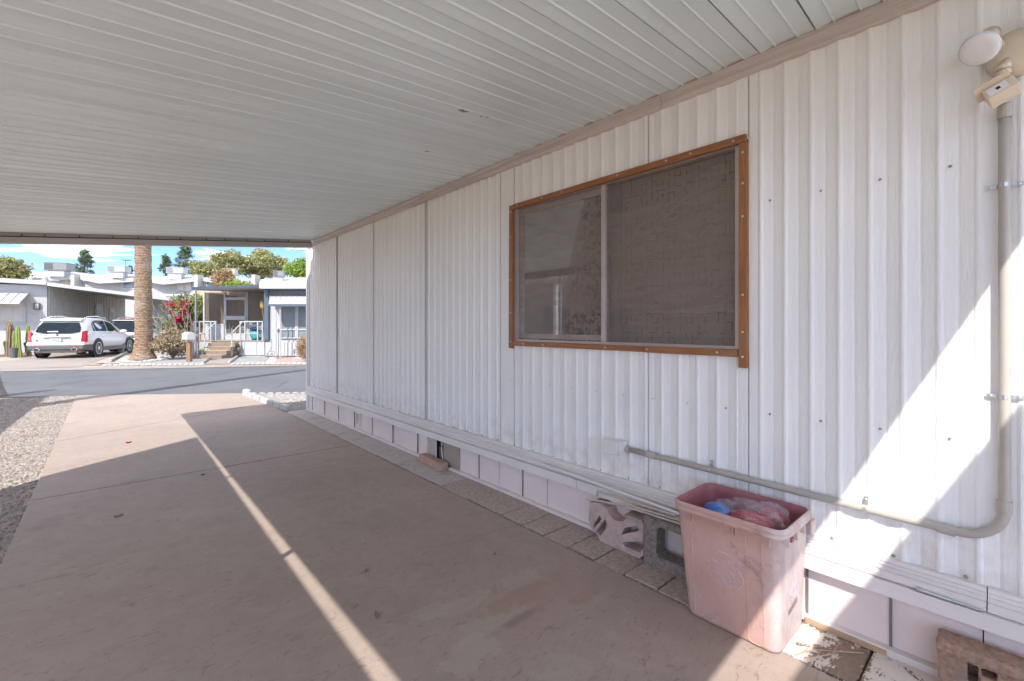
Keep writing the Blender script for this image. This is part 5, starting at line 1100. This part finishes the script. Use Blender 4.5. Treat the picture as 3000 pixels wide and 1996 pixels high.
def wing_window(u0, u1):
    f = pb(MB().holed([(LU(u0, DW), ZV(992, DW)), (LU(u1, DW), ZV(992, DW)), (LU(u1, DW), ZV(896, DW)), (LU(u0, DW), ZV(896, DW))], [[(LU(u0+4, DW), ZV(964, DW)), (LU(u1-4, DW), ZV(964, DW)), (LU(u1-4, DW), ZV(899, DW)), (LU(u0+4, DW), ZV(899, DW))], [(LU(u0+4, DW), ZV(989, DW)), (LU(u1-4, DW), ZV(989, DW)), (LU(u1-4, DW), ZV(968, DW)), (LU(u0+4, DW), ZV(968, DW))]], lambda a, b, w: (a, DW+.02+w, b), .07), 'window', 'white_paint')
    pb(pq(u0+3, u1-3, 898, 965, DW+.06, .01), 'pane', 'far_glass', f); pb(pq(u0+3, u1-3, 967, 990, DW+.06, .01), 'pane', 'far_glass', f)
wing_window(820, 868); wing_window(868.5, 916)
for a, b in ((777, 796), (796.6, 833), (833.6, 870), (870.6, 930)): pb(pq(a+.3, b, 1003, 1043, DW+.03, .06), 'skirt_panel', 'white_paint')
for u in (808, 821): pb(MB().tube([(LU(u, 18.3), 18.3, 0), (LU(u, 18.3), 18.3, ZV(896, 18.3))], .025, 6), 'awning_post', 'white_paint')
# wall lantern
ln_ = cthing('wall_lantern', 'brass wall lantern hanging at the porch house corner post', 'lantern', LU(768, 19.2), 19.2, ZV(905, 19.2))
MB().lathe([(.03, 0), (.075, .06), (.085, .22), (.04, .25)], 8).build('glass_body', 'brass', ln_); MB().lathe([(.10, .25), (.05, .33), (.015, .36), (.015, .42)], 8).build('cap', 'dark_grey', ln_)
MB().tube([(0, 0, 0), (.02, .05, -.3), (0, .1, -1.2)], .012, 5).build('chain', 'brass', ln_)
# teal pot with agave on the porch
pt = cthing('plant_pot', 'teal glazed plant pot standing on the porch deck', 'pot', LU(752, 19.5), 19.5, zfl)
MB().lathe([(.16, 0), (.22, .1), (.27, .26), (.26, .31), (.29, .33), (.29, .37), (.25, .37), (.24, .30)], 18).build('body', 'teal_glaze', pt, smooth=True)
V, Fc = leaf_cloud([(0, 0, .46, .26, .26, .14)], 160, .09, 5, .25, .3); ag = mesh_np('succulent_plant', V, Fc, 'leaves_agave'); put(ag, LU(752, 19.5), 19.5, zfl); tag(ag, 'bluish succulent growing in the teal pot', 'plant')

# ---------------------------------------------------------------- palm
pm = cthing('palm_tree', 'thick-trunked palm rising out of frame across the street', 'palm', LU(421, 17.3), 17.3)
mb = MB(); rings = []
for i in range(60):
    z = -0.05 + i*.16; r_ = .275 + .17*math.exp(-z/.28) + .012*math.sin(i*2.1) - .004*z
    rings.append([((r_ + random.uniform(-.012, .012))*math.cos(6.283*k/20) - .004*z*z*.3, (r_ + random.uniform(-.012, .012))*math.sin(6.283*k/20), z) for k in range(20)])
mb.loft(rings); mb.build('trunk', 'palm_bark', pm, smooth=True)
for k in range(34):
    a = k*2.4; e = random.uniform(-.5, 1.1); q = MB(); P = []; L = 1.9
    for t in np.linspace(0, 1, 7): P.append(Vector((math.cos(a)*L*t*math.cos(e), math.sin(a)*L*t*math.cos(e), 9.4 + L*t*math.sin(e) - 1.1*t*t)))
    side = Vector((-math.sin(a), math.cos(a), 0)); n_ = len(P); wd = [.03, .12, .5, .62, .5, .3, .05]
    q.add([p - side*w for p, w in zip(P, wd)] + [p + Vector((0, 0, .08)) for p in P] + [p + side*w for p, w in zip(P, wd)], [(i, i+1, n_+i+1, n_+i) for i in range(n_-1)] + [(n_+i, n_+i+1, 2*n_+i+1, 2*n_+i) for i in range(n_-1)]); q.build('frond', 'leaves_olive', pm)

# ---------------------------------------------------------------- bushes and shrubs
def bush(name, label, u0, u1, v0, v1, d, n, size, leaf, k, rr, seed, cat='bush', aspect=.6):
    l = LU((u0+u1)/2, d); t = cthing(name, label, cat, l, d, 0); z0, z1 = max(0, ZV(v1, d)), ZV(v0, d); rx = (u1-u0)/2/1333*d
    lob = clumps((0, 0, (z0+z1)/2), (rx-rr*.5, rx*.8, (z1-z0)/2-rr*.3), k, rr, seed); mb = MB()
    for q in lob[::2]: mb.tube([(0, 0, 0), (q[0]*.5, q[1]*.5, q[2]*.6), q[:3]], [.02, .012, .005], 5)
    mb.build('stems', 'bark', t); V, Fc = leaf_cloud(lob, n, size, seed, aspect, .45); V[:,2] = np.maximum(V[:,2], .02); mesh_np('foliage', V, Fc, leaf, t); return t
bush('flowering_bush', 'round bush dotted with pink flowers beside the mailbox', 462, 552, 972, 1042, 17.6, 6500, .045, 'leaves_bush', 40, .26, 31)
bg_ = bush('bougainvillea', 'leggy bougainvillea with crimson blooms left of the porch', 505, 592, 850, 1000, 20.6, 3800, .055, 'leaves_bougain', 34, .28, 32, 'shrub')
lob = clumps((0, -.35, 1.55), (.62, .4, .95), 24, .15, 33); V, Fc = leaf_cloud(lob, 1700, .045, 33, .8, .2); mesh_np('bracts', V, Fc, 'bracts', bg_)
bush('shrub', 'yellow-green shrub showing above the porch roof edge', 660, 752, 832, 862, 25, 2200, .07, 'leaves_green', 18, .35, 34, 'shrub')
bush('dry_tree', 'tan dry bushy tree above the porch roof', 636, 690, 786, 862, 26, 3800, .075, 'leaves_dry', 26, .38, 35, 'tree', .4)
bush('dry_grass', 'straw-coloured dry grass clump at the right edge of the yard', 878, 918, 978, 1050, 16.6, 1500, .10, 'leaves_dry', 16, .2, 36, 'grass', .12)
bush('small_plant', 'small white-flowered plant left of the porch steps', 587, 612, 1021, 1042, 18.3, 320, .05, 'flowers_white', 8, .12, 37, 'plant')
bush('shrub', 'green shrub behind the bougainvillea beside the porch post', 560, 598, 855, 960, 22.5, 2000, .07, 'leaves_green', 18, .3, 38, 'shrub')
# bare pale-branched tree
bt = cthing('bare_tree', 'bare pale-branched small tree between palm and bougainvillea', 'tree', LU(535, 19.8), 19.8); mb = MB(); rr_ = random.Random(5)
def grow(p, dirv, L, r_, depth):
    q = [p]; d_ = Vector(dirv)
    for k in range(4):
        d_ = (d_ + Vector((rr_.uniform(-.25, .25), rr_.uniform(-.2, .2), rr_.uniform(-.08, .18)))).normalized(); q.append(q[-1] + d_*L/4)
    mb.tube(q, [r_, r_*.85, r_*.7, r_*.6, r_*.5], 5)
    if depth > 0:
        for k in range(3): grow(q[rr_.choice((2, 3, 4))], d_ + Vector((rr_.uniform(-.8, .5), rr_.uniform(-.5, .5), rr_.uniform(-.2, .6))), L*rr_.uniform(.55, .8), r_*.55, depth-1)
for a in ((-.75, 0, .75), (-.35, .1, 1), (.25, .1, 1), (-.95, -.1, .45), (.5, 0, .9)): grow(Vector((0, 0, 0)), Vector(a).normalized(), 1.25, .022, 3)
mb.build('branches', 'bark_pale', bt); V, Fc = leaf_cloud([(-.9, 0, 1.3, .5, .4, .5), (-.4, 0, 2.0, .8, .4, .5)], 260, .04, 9, .6, .1); mesh_np('young_leaves', V, Fc, 'leaves_green', bt)
# columnar cactus cluster
cc = cthing('cactus', 'cluster of columnar cacti, green and browned, by the left house', 'cactus', LU(36, 19.2), 19.2); kx = 19.2/1333
for u, v, w, m, lean in ((4, 960, 15, 'cactus_green', .1), (10, 932, 13, 'cactus_green', -.02), (20, 934, 11, 'cactus_brown', 0), (27, 938, 11, 'cactus_green', .05), (30, 975, 14, 'cactus_brown', .02), (42, 940, 12, 'cactus_brown', -.03), (49, 944, 12, 'cactus_brown', .04), (55, 960, 13, 'cactus_green', .02), (64, 946, 10, 'cactus_green', .12), (68, 944, 9, 'cactus_green', .03), (52, 985, 12, 'cactus_brown', .3), (66, 995, 13, 'cactus_brown', .35), (12, 990, 15, 'cactus_green', -.15), (38, 985, 13, 'cactus_brown', .1)):
    x = (u-36)*kx; h = (1037-v)*kx; r_ = w*kx*.5; y = random.uniform(-.25, .25); rings = []
    for t in (0, .15, .3, .45, .6, .75, .88, .97, 1.0):
        s_ = r_*(random.uniform(.82, 1.1) if t < .9 else (.7 if t < .99 else .2)); x += random.uniform(-.02, .02); rings.append([(x - lean*h*(1-t)*(-1 if x > 0 else 1)*.6 + s_*(1 if k % 2 else .72)*math.cos(6.283*k/14), y + s_*(1 if k % 2 else .72)*math.sin(6.283*k/14), h*t) for k in range(14)])
    MB().loft(rings).build('column', m, cc)
pp = cthing('planter', 'small dark ribbed planter in front of the cacti', 'pot', LU(41, 18.6), 18.6); MB().lathe([(.11, 0), (.13, .38), (.14, .40), (.12, .40), (.11, .3)], 12).build('body', 'dark_grey', pp)
for u, v, s_, lb_ in ((8, 1040, .18, 'pale boulder at the left edge beside the mulch'), (24, 1033, .1, 'small tan rock under the cacti')):
    l, d = G(u, v); o = MB().lathe([(0, .55), (.5, .5), (.9, .3), (1, .1), (.9, 0)], 7).build('boulder', 'concrete_far', smooth=False); put(o, l, d); o.scale = (s_*1.5, s_, s_); tag(o, lb_, 'rock')

# ---------------------------------------------------------------- mailbox and yard bits
l, d = G(555, 1060); mbx = cthing('mailbox', 'white arched mailbox on a weathered wooden post', 'mailbox', l, d); kz = d/1333
MB().box(-.07, .07, -.07, .07, 0, ZV(994, d)).build('post', 'old_wood', mbx, bevel=.01); z0 = ZV(996, d)
pr_ = [(-.13, 0), (.13, 0), (.13, .16)] + [(.13*math.cos(t), .16 + .13*math.sin(t)) for t in np.linspace(0, math.pi, 9)[1:-1]] + [(-.13, .16)]
t = MB().prism(pr_, 'y', -.27, .27); rm = Matrix.Rotation(R(52), 4, 'Z'); t.v = [tuple(rm @ Vector(p) + Vector((-.03, 0, z0))) for p in t.v]; t.build('box', 'white_paint', mbx, bevel=.01)
MB().box(-.09, .09, -.09, .09, z0-.06, z0-.005).build('bracket', 'white_paint', mbx)
t = MB().box(.131, .14, -.02, .02, .05, .26); t.v = [tuple(rm @ Vector(p) + Vector((-.03, 0, z0))) for p in t.v]; t.build('flag', 'ac_grey', mbx)
def solar_light(label, u, v):
    l, d = G(u, v); t = cthing('path_light', label, 'path light', l, d, 0, 0, 'path lights by the steps'); MB().tube([(0, 0, 0), (0, 0, .28)], .014, 6).build('stake', 'black_metal', t)
    MB().lathe([(.03, .28), (.055, .34), (.06, .43)], 8).build('lens', 'far_glass', t); MB().lathe([(.09, .43), (.09, .445), (.03, .47), (0, .47)], 8).build('cap', 'black_metal', t)
solar_light('black path light left of the porch steps', 614, 1046); solar_light('black path light right of the porch steps', 699, 1047)
l, d = G(356, 1036); tn = cthing('tin_post', 'grey perforated standing tube beside the far driveway', 'post', l, d); MB().lathe([(.10, 0), (.115, .42), (.12, .5), (.10, .5)], 10).build('tube', 'ac_grey', tn)
# hanging house-number board "6187"
l, d = G(795, 1047); sg = cthing('number_sign', 'small white hanging board reading 6187 in front of the skirting', 'sign', LU(795, 18.0), 18.0); k18 = 18.0/1333
zs0, zs1 = ZV(1041.5, 18.0), ZV(1034, 18.0)
MB().box(-.20, .20, 0, .03, zs0, zs1).build('board', 'white_paint', sg); MB().box(-.20, .20, -.003, .0, zs0-.012, zs0).build('board_edge', 'old_wood', sg)
MB().tube([(0, .01, zs1+.55), (.02, .01, zs1+.25), (-.08, .01, zs1+.06), (-.15, .01, zs1)], .008, 4).tube([(-.08, .01, zs1+.06), (.1, .01, zs1+.06), (.15, .01, zs1)], .008, 4).build('hanger', 'black_metal', sg)
MB().tube([(-.12, .02, 0), (-.12, .02, zs0)], .01, 4).build('stake', 'black_metal', sg)
SEG = {'6': 'afgedc', '1': 'bc', '8': 'abcdefg', '7': 'abc'}
def digit(ch, x, z, w, h):
    s_ = {'a': ((0, h), (w, h)), 'b': ((w, h), (w, h/2)), 'c': ((w, h/2), (w, 0)), 'd': ((0, 0), (w, 0)), 'e': ((0, h/2), (0, 0)), 'f': ((0, h), (0, h/2)), 'g': ((0, h/2), (w, h/2))}; mb = MB()
    for c in SEG[ch]: (a, b), (e, f) = s_[c]; mb.tube([(x+a, -.004, z+b), (x+e, -.004, z+f)], .006, 4)
    mb.build('digit', 'ink', sg)
for i, ch in enumerate('6187'): digit(ch, -.16 + i*.085, zs0+.022, .04, zs1-zs0-.045)
lp = cthing('garden_stake', 'tall thin grey stake with a small lantern by the awning', 'stake', LU(816, 18.1), 18.1); hz = ZV(975, 18.1)
MB().tube([(-.03, 0, 0), (.0, 0, .35), (.0, 0, hz)], .017, 6).build('rod', 'ac_grey', lp); MB().lathe([(.02, hz), (.05, hz+.03), (.045, hz+.12), (.01, hz+.17)], 8).build('lantern', 'dark_grey', lp)

# ---------------------------------------------------------------- cars
def car(name, label, l, d, rot, paint, H_=1.67, Wd=1.90, Ln=4.83, rear='vertical'):
    c = cthing(name, label, 'car', l, d, 0, rot); hw = Wd/2
    # body sections along y (0 = rear bumper): (y, z_bottom, half width low, z_belt, half width belt)
    S = [(0.0, .40, .74, .80, .80), (.06, .34, .86, .95, .88), (.30, .30, .93, 1.06, .925), (.9, .26, .95, 1.06, .935), (1.8, .24, .95, 1.05, .935), (2.8, .24, .95, 1.03, .93), (3.6, .26, .945, 1.0, .90), (4.3, .28, .91, .92, .84), (4.68, .32, .82, .84, .74), (4.83, .40, .66, .74, .60)]
    ky, kz_, kx_ = Ln/4.83, H_/1.67, Wd/1.90
    rings = []
    for y, zb, wl, zt_, wt in S:
        q = [(0, zb), (wl*.8, zb), (wl, zb+.13), (wl*1.005, (zb+zt_)/2), (wt, zt_-.05), (wt*.88, zt_+.015), (0, zt_+.03)]
        rings.append([(x*kx_, y*ky, z*kz_) for x, z in q] + [(-x*kx_, y*ky, z*kz_) for x, z in q[-2:0:-1]])
    b = MB().loft(rings).build('body', paint, c, smooth=True, sub=1)
    # cabin
    Cb = [(.10, .99, .80, .99, .78), (.42, 1.03, .86, 1.50, .66), (.62, 1.03, .87, 1.585, .645), (1.2, 1.03, .88, 1.625, .655), (2.0, 1.02, .87, 1.62, .655), (2.7, 1.0, .86, 1.53, .63), (3.65, .97, .80, .985, .72)]
    rings = []
    for y, zb, wl, zt_, wt in Cb:
        q = [(wl, zb-.06), (wl*.985, zb+.02), (wt*1.03, zt_-.06), (wt*.88, zt_), (0, zt_+.02)]
        rings.append([(x*kx_, y*ky, z*kz_) for x, z in q] + [(-x*kx_, y*ky, z*kz_) for x, z in q[-2::-1]])
    MB().loft(rings, close=False, cap0=False, cap1=False).build('cabin', paint, c, smooth=True)
    def cp(x, y, z): return (x*kx_, y*ky, z*kz_)
    # windows a little proud of the cabin skin
    def side_w(y, f, s_):                                         # point on cabin side: f 0 sill .. 1 roof
        for (a, b2) in zip(Cb[:-1], Cb[1:]):
            if a[0] <= y <= b2[0]:
                t_ = (y-a[0])/(b2[0]-a[0]); zb, wl, zt_, wt = [a[i]+(b2[i]-a[i])*t_ for i in (1, 2, 3, 4)]
                return cp(s_*(wl*.985 + (wt*1.03-wl*.985)*f + .008), y, zb+.02 + (zt_-.06-zb-.02)*f)
    for s_ in (1, -1):
        for wy in (((.78, .06), (.92, .06), (.92, .80), (.86, .72)), ((.97, .06), (1.95, .06), (1.95, .93), (1.3, .93), (.97, .84)), ((2.02, .06), (3.12, .06), (2.72, .80), (2.55, .93), (2.02, .93))):
            MB().add([side_w(y, f, s_) for y, f in wy], [tuple(range(len(wy)))[::s_]]).build('side_window', 'dark_glass', c)
    rw = [(-.70, .155, 1.05), (-.35, .095, 1.0), (.35, .095, 1.0), (.70, .155, 1.05), (.68, .30, 1.24), (.58, .40, 1.43), (-.58, .40, 1.43), (-.68, .30, 1.24)]
    MB().add([cp(x, .10+(z-.99)/.51*.32-.035, z) for x, y, z in rw], [tuple(range(8))]).build('rear_window', 'dark_glass', c)
    MB().hexa([cp(-.66, .30, 1.50), cp(.66, .30, 1.50), cp(.62, .62, 1.56), cp(-.62, .62, 1.56)], [cp(-.66, .30, 1.545), cp(.66, .30, 1.545), cp(.60, .66, 1.625), cp(-.60, .66, 1.625)]).build('spoiler', paint, c, bevel=.02)
    MB().tube([cp(-.30, .075, 1.065), cp(.02, .09, 1.075)], .016, 6).build('wiper', 'chrome' if rear == 'vertical' else 'black_metal', c)
    for s_ in (1, -1):
        if rear == 'vertical':
            MB().hexa([cp(s_*.77, -.02, .64), cp(s_*.90, .05, .64), cp(s_*.93, .16, .66), cp(s_*.79, .10, .64)], [cp(s_*.795, .03, 1.08), cp(s_*.885, .09, 1.11), cp(s_*.915, .20, 1.11), cp(s_*.80, .12, 1.08)]).build('tail_light', 'tail_red', c, bevel=.01)
        else:
            tlm = MB().hexa([cp(s_*.50, -.02, .86), cp(s_*.90, .10, .93), cp(s_*.93, .25, .95), cp(s_*.55, .10, .9)], [cp(s_*.55, .02, .94), cp(s_*.89, .14, 1.04), cp(s_*.91, .27, 1.04), cp(s_*.6, .12, .98)]).build('tail_light', 'tail_red', c, bevel=.01)
            MB().hexa([cp(s_*.60, -.03, .89), cp(s_*.80, .04, .93), cp(s_*.80, .07, .93), cp(s_*.6, .0, .9)], [cp(s_*.62, -.02, .92), cp(s_*.80, .06, .97), cp(s_*.80, .09, .97), cp(s_*.62, .02, .92)]).build('lens', 'chrome', tlm)
        MB().box(s_*.42*kx_, s_*.70*kx_, -.035, .03, .475*kz_, .50*kz_).build('reflector', 'tail_red', c)
        ex = MB().lathe([(.075, 0), (.075, -.10), (.058, -.10), (.05, -.02)], 14, Matrix.Translation(cp(s_*.58, -.0, .36)) @ Matrix.Rotation(R(-90), 4, 'X') @ Matrix.Scale(1.35, 4, (1, 0, 0))); 
        ex2 = MB().lathe([(.078, 0), (.078, .10)], 14, Matrix.Translation(cp(s_*.58, .03, .36)) @ Matrix.Rotation(R(90), 4, 'X') @ Matrix.Scale(1.3, 4, (1, 0, 0)))
        e_ = ex2.build('exhaust_tip', 'chrome', c, smooth=True)
        MB().lathe([(.058, .101), (.058, .103)], 14, Matrix.Translation(cp(s_*.58, .03, .36)) @ Matrix.Rotation(R(90), 4, 'X') @ Matrix.Scale(1.3, 4, (1, 0, 0))).build('pipe_mouth', 'black_metal', e_)
        rr2 = MB().tube([cp(s_*.60, .70, 1.60), cp(s_*.61, .85, 1.68), cp(s_*.61, 1.6, 1.71), cp(s_*.60, 2.35, 1.66), cp(s_*.60, 2.45, 1.61)], .022, 6).build('roof_rail', 'chrome', c, smooth=True)
        mr = MB().lathe([(0, -.14), (.06, -.11), (.08, 0), (.06, .11), (0, .14)], 8, Matrix.Translation(cp(s_*1.03, 3.02, 1.05)) @ Matrix.Rotation(R(90), 4, 'Y') @ Matrix.Scale(.7, 4, (0, 1, 0))).build('mirror', paint, c, smooth=True)
        MB().box(s_*.93*kx_, s_*.962*kx_, 1.28, 3.55, .24, .40).build('sill_trim', 'car_trim', c, bevel=.01)
        MB().tube([cp(s_*.955, 1.30, .88), cp(s_*.975, 1.38, .885), cp(s_*.955, 1.46, .88)], .014, 5).build('door_handle', 'chrome', c)
        MB().tube([cp(s_*.955, 2.28, .87), cp(s_*.975, 2.36, .875), cp(s_*.955, 2.44, .87)], .014, 5).build('door_handle', 'chrome', c)
        for y in (.95, 3.85):
            arch = MB().lathe([(.425, 0), (.425, .02), (.0, .02)], 24, Matrix.Translation((s_*.935*kx_, y*ky, .37)) @ Matrix.Rotation(R(90*s_), 4, 'Y')).build('wheel_arch', 'black_metal', c)
            wm = Matrix.Translation((s_*(.745)*kx_, y*ky, .365)) @ Matrix.Rotation(R(90*s_), 4, 'Y')
            wh = MB().lathe([(.22, -.02), (.33, -.02), (.362, .01), (.365, .05), (.365, .19), (.355, .225), (.325, .235), (.255, .225), (.25, .20)], 28, wm).build('wheel', 'tyre', c, smooth=True)
            MB().lathe([(.255, .222), (.245, .17), (.0, .17)], 24, wm).build('rim', 'dark_grey', wh)
            for k in range(10):
                a = k*.6283 + (.09 if k % 2 else -.09); t = MB().box(.05, .245, -.018, .018, .19, .222); t.v = [tuple(wm @ (Matrix.Rotation(a, 4, 'Z') @ Vector(p))) for p in t.v]; t.build('spoke', 'rim_metal', wh)
            MB().lathe([(.07, .19), (.07, .226), (.0, .23)], 12, wm).build('hub_cap', 'rim_metal', wh); MB().lathe([(.255, .21), (.258, .228), (.238, .228), (.236, .20)], 24, wm).build('rim_edge', 'rim_metal', wh)
    # rear details
    MB().hexa([cp(-.86, -.035, .36), cp(.86, -.035, .36), cp(.95, .52, .28), cp(-.95, .52, .28)], [cp(-.87, -.03, .52), cp(.87, -.03, .52), cp(.965, .50, .55), cp(-.965, .50, .55)]).build('bumper_trim', 'car_trim', c, bevel=.02)
    MB().box(-.7, .7, .12, .6, .22, .37).build('underbody', 'concrete_far' if paint == 'car_white' else 'black_metal', c)
    MB().hexa([cp(-.90, -.045, .525), cp(.90, -.045, .525), cp(.95, .30, .56), cp(-.95, .30, .56)], [cp(-.88, -.03, .645), cp(.88, -.03, .645), cp(.94, .30, .66), cp(-.94, .30, .66)]).build('bumper', paint, c, bevel=.025)
    if rear == 'vertical':
        MB().hexa([cp(-.43, -.06, .83), cp(.43, -.06, .83), cp(.43, .08, .83), cp(-.43, .08, .83)], [cp(-.45, -.06, .875), cp(.45, -.06, .875), cp(.45, .08, .872), cp(-.45, .08, .872)]).build('chrome_bar', 'chrome', c, bevel=.006)
        pl_ = MB().box(-.17*kx_, .17*kx_, -.05, .03, .68, .80).build('number_plate', 'plate', c); MB().box(-.13, .13, -.054, -.0505, .72, .765).build('plate_print', 'ac_grey', pl_)
        MB().lathe([(.06, 0), (.06, .012), (.0, .016)], 14, Matrix.Translation(cp(0, .02, .935)) @ Matrix.Rotation(R(90), 4, 'X')).build('emblem', 'chrome', c)
        o_ = MB().obox(cp(-.60, -.012, .745), (.07, .01, .07), (0, R(45), 0)).build('sticker', 'ac_grey', c); MB().box(-.72*kx_, -.56*kx_, -.014, .0, .655, .665).build('script_badge', 'ac_grey', c); MB().box(.50*kx_, .64*kx_, -.014, .0, .665, .675).build('script_badge', 'ac_grey', c)
        MB().box(-.74*kx_, .74*kx_, -.010, .02, .652, .657).build('tailgate_gap', 'black_metal', c)
    else: MB().box(-.35*kx_, .35*kx_, .36*ky, .42*ky, 1.57*kz_, 1.60*kz_).build('brake_light', 'tail_red', c)
    return c
car('suv', 'white luxury SUV parked on the far driveway seen from behind', LU(165, 18.0), 18.0, R(20), 'car_white')
car('suv', 'dark grey SUV parked ahead of the white one, half behind the palm', LU(365, 22.6), 22.6, R(16), 'car_dark', 1.72, 1.90, 4.8, 'swept')
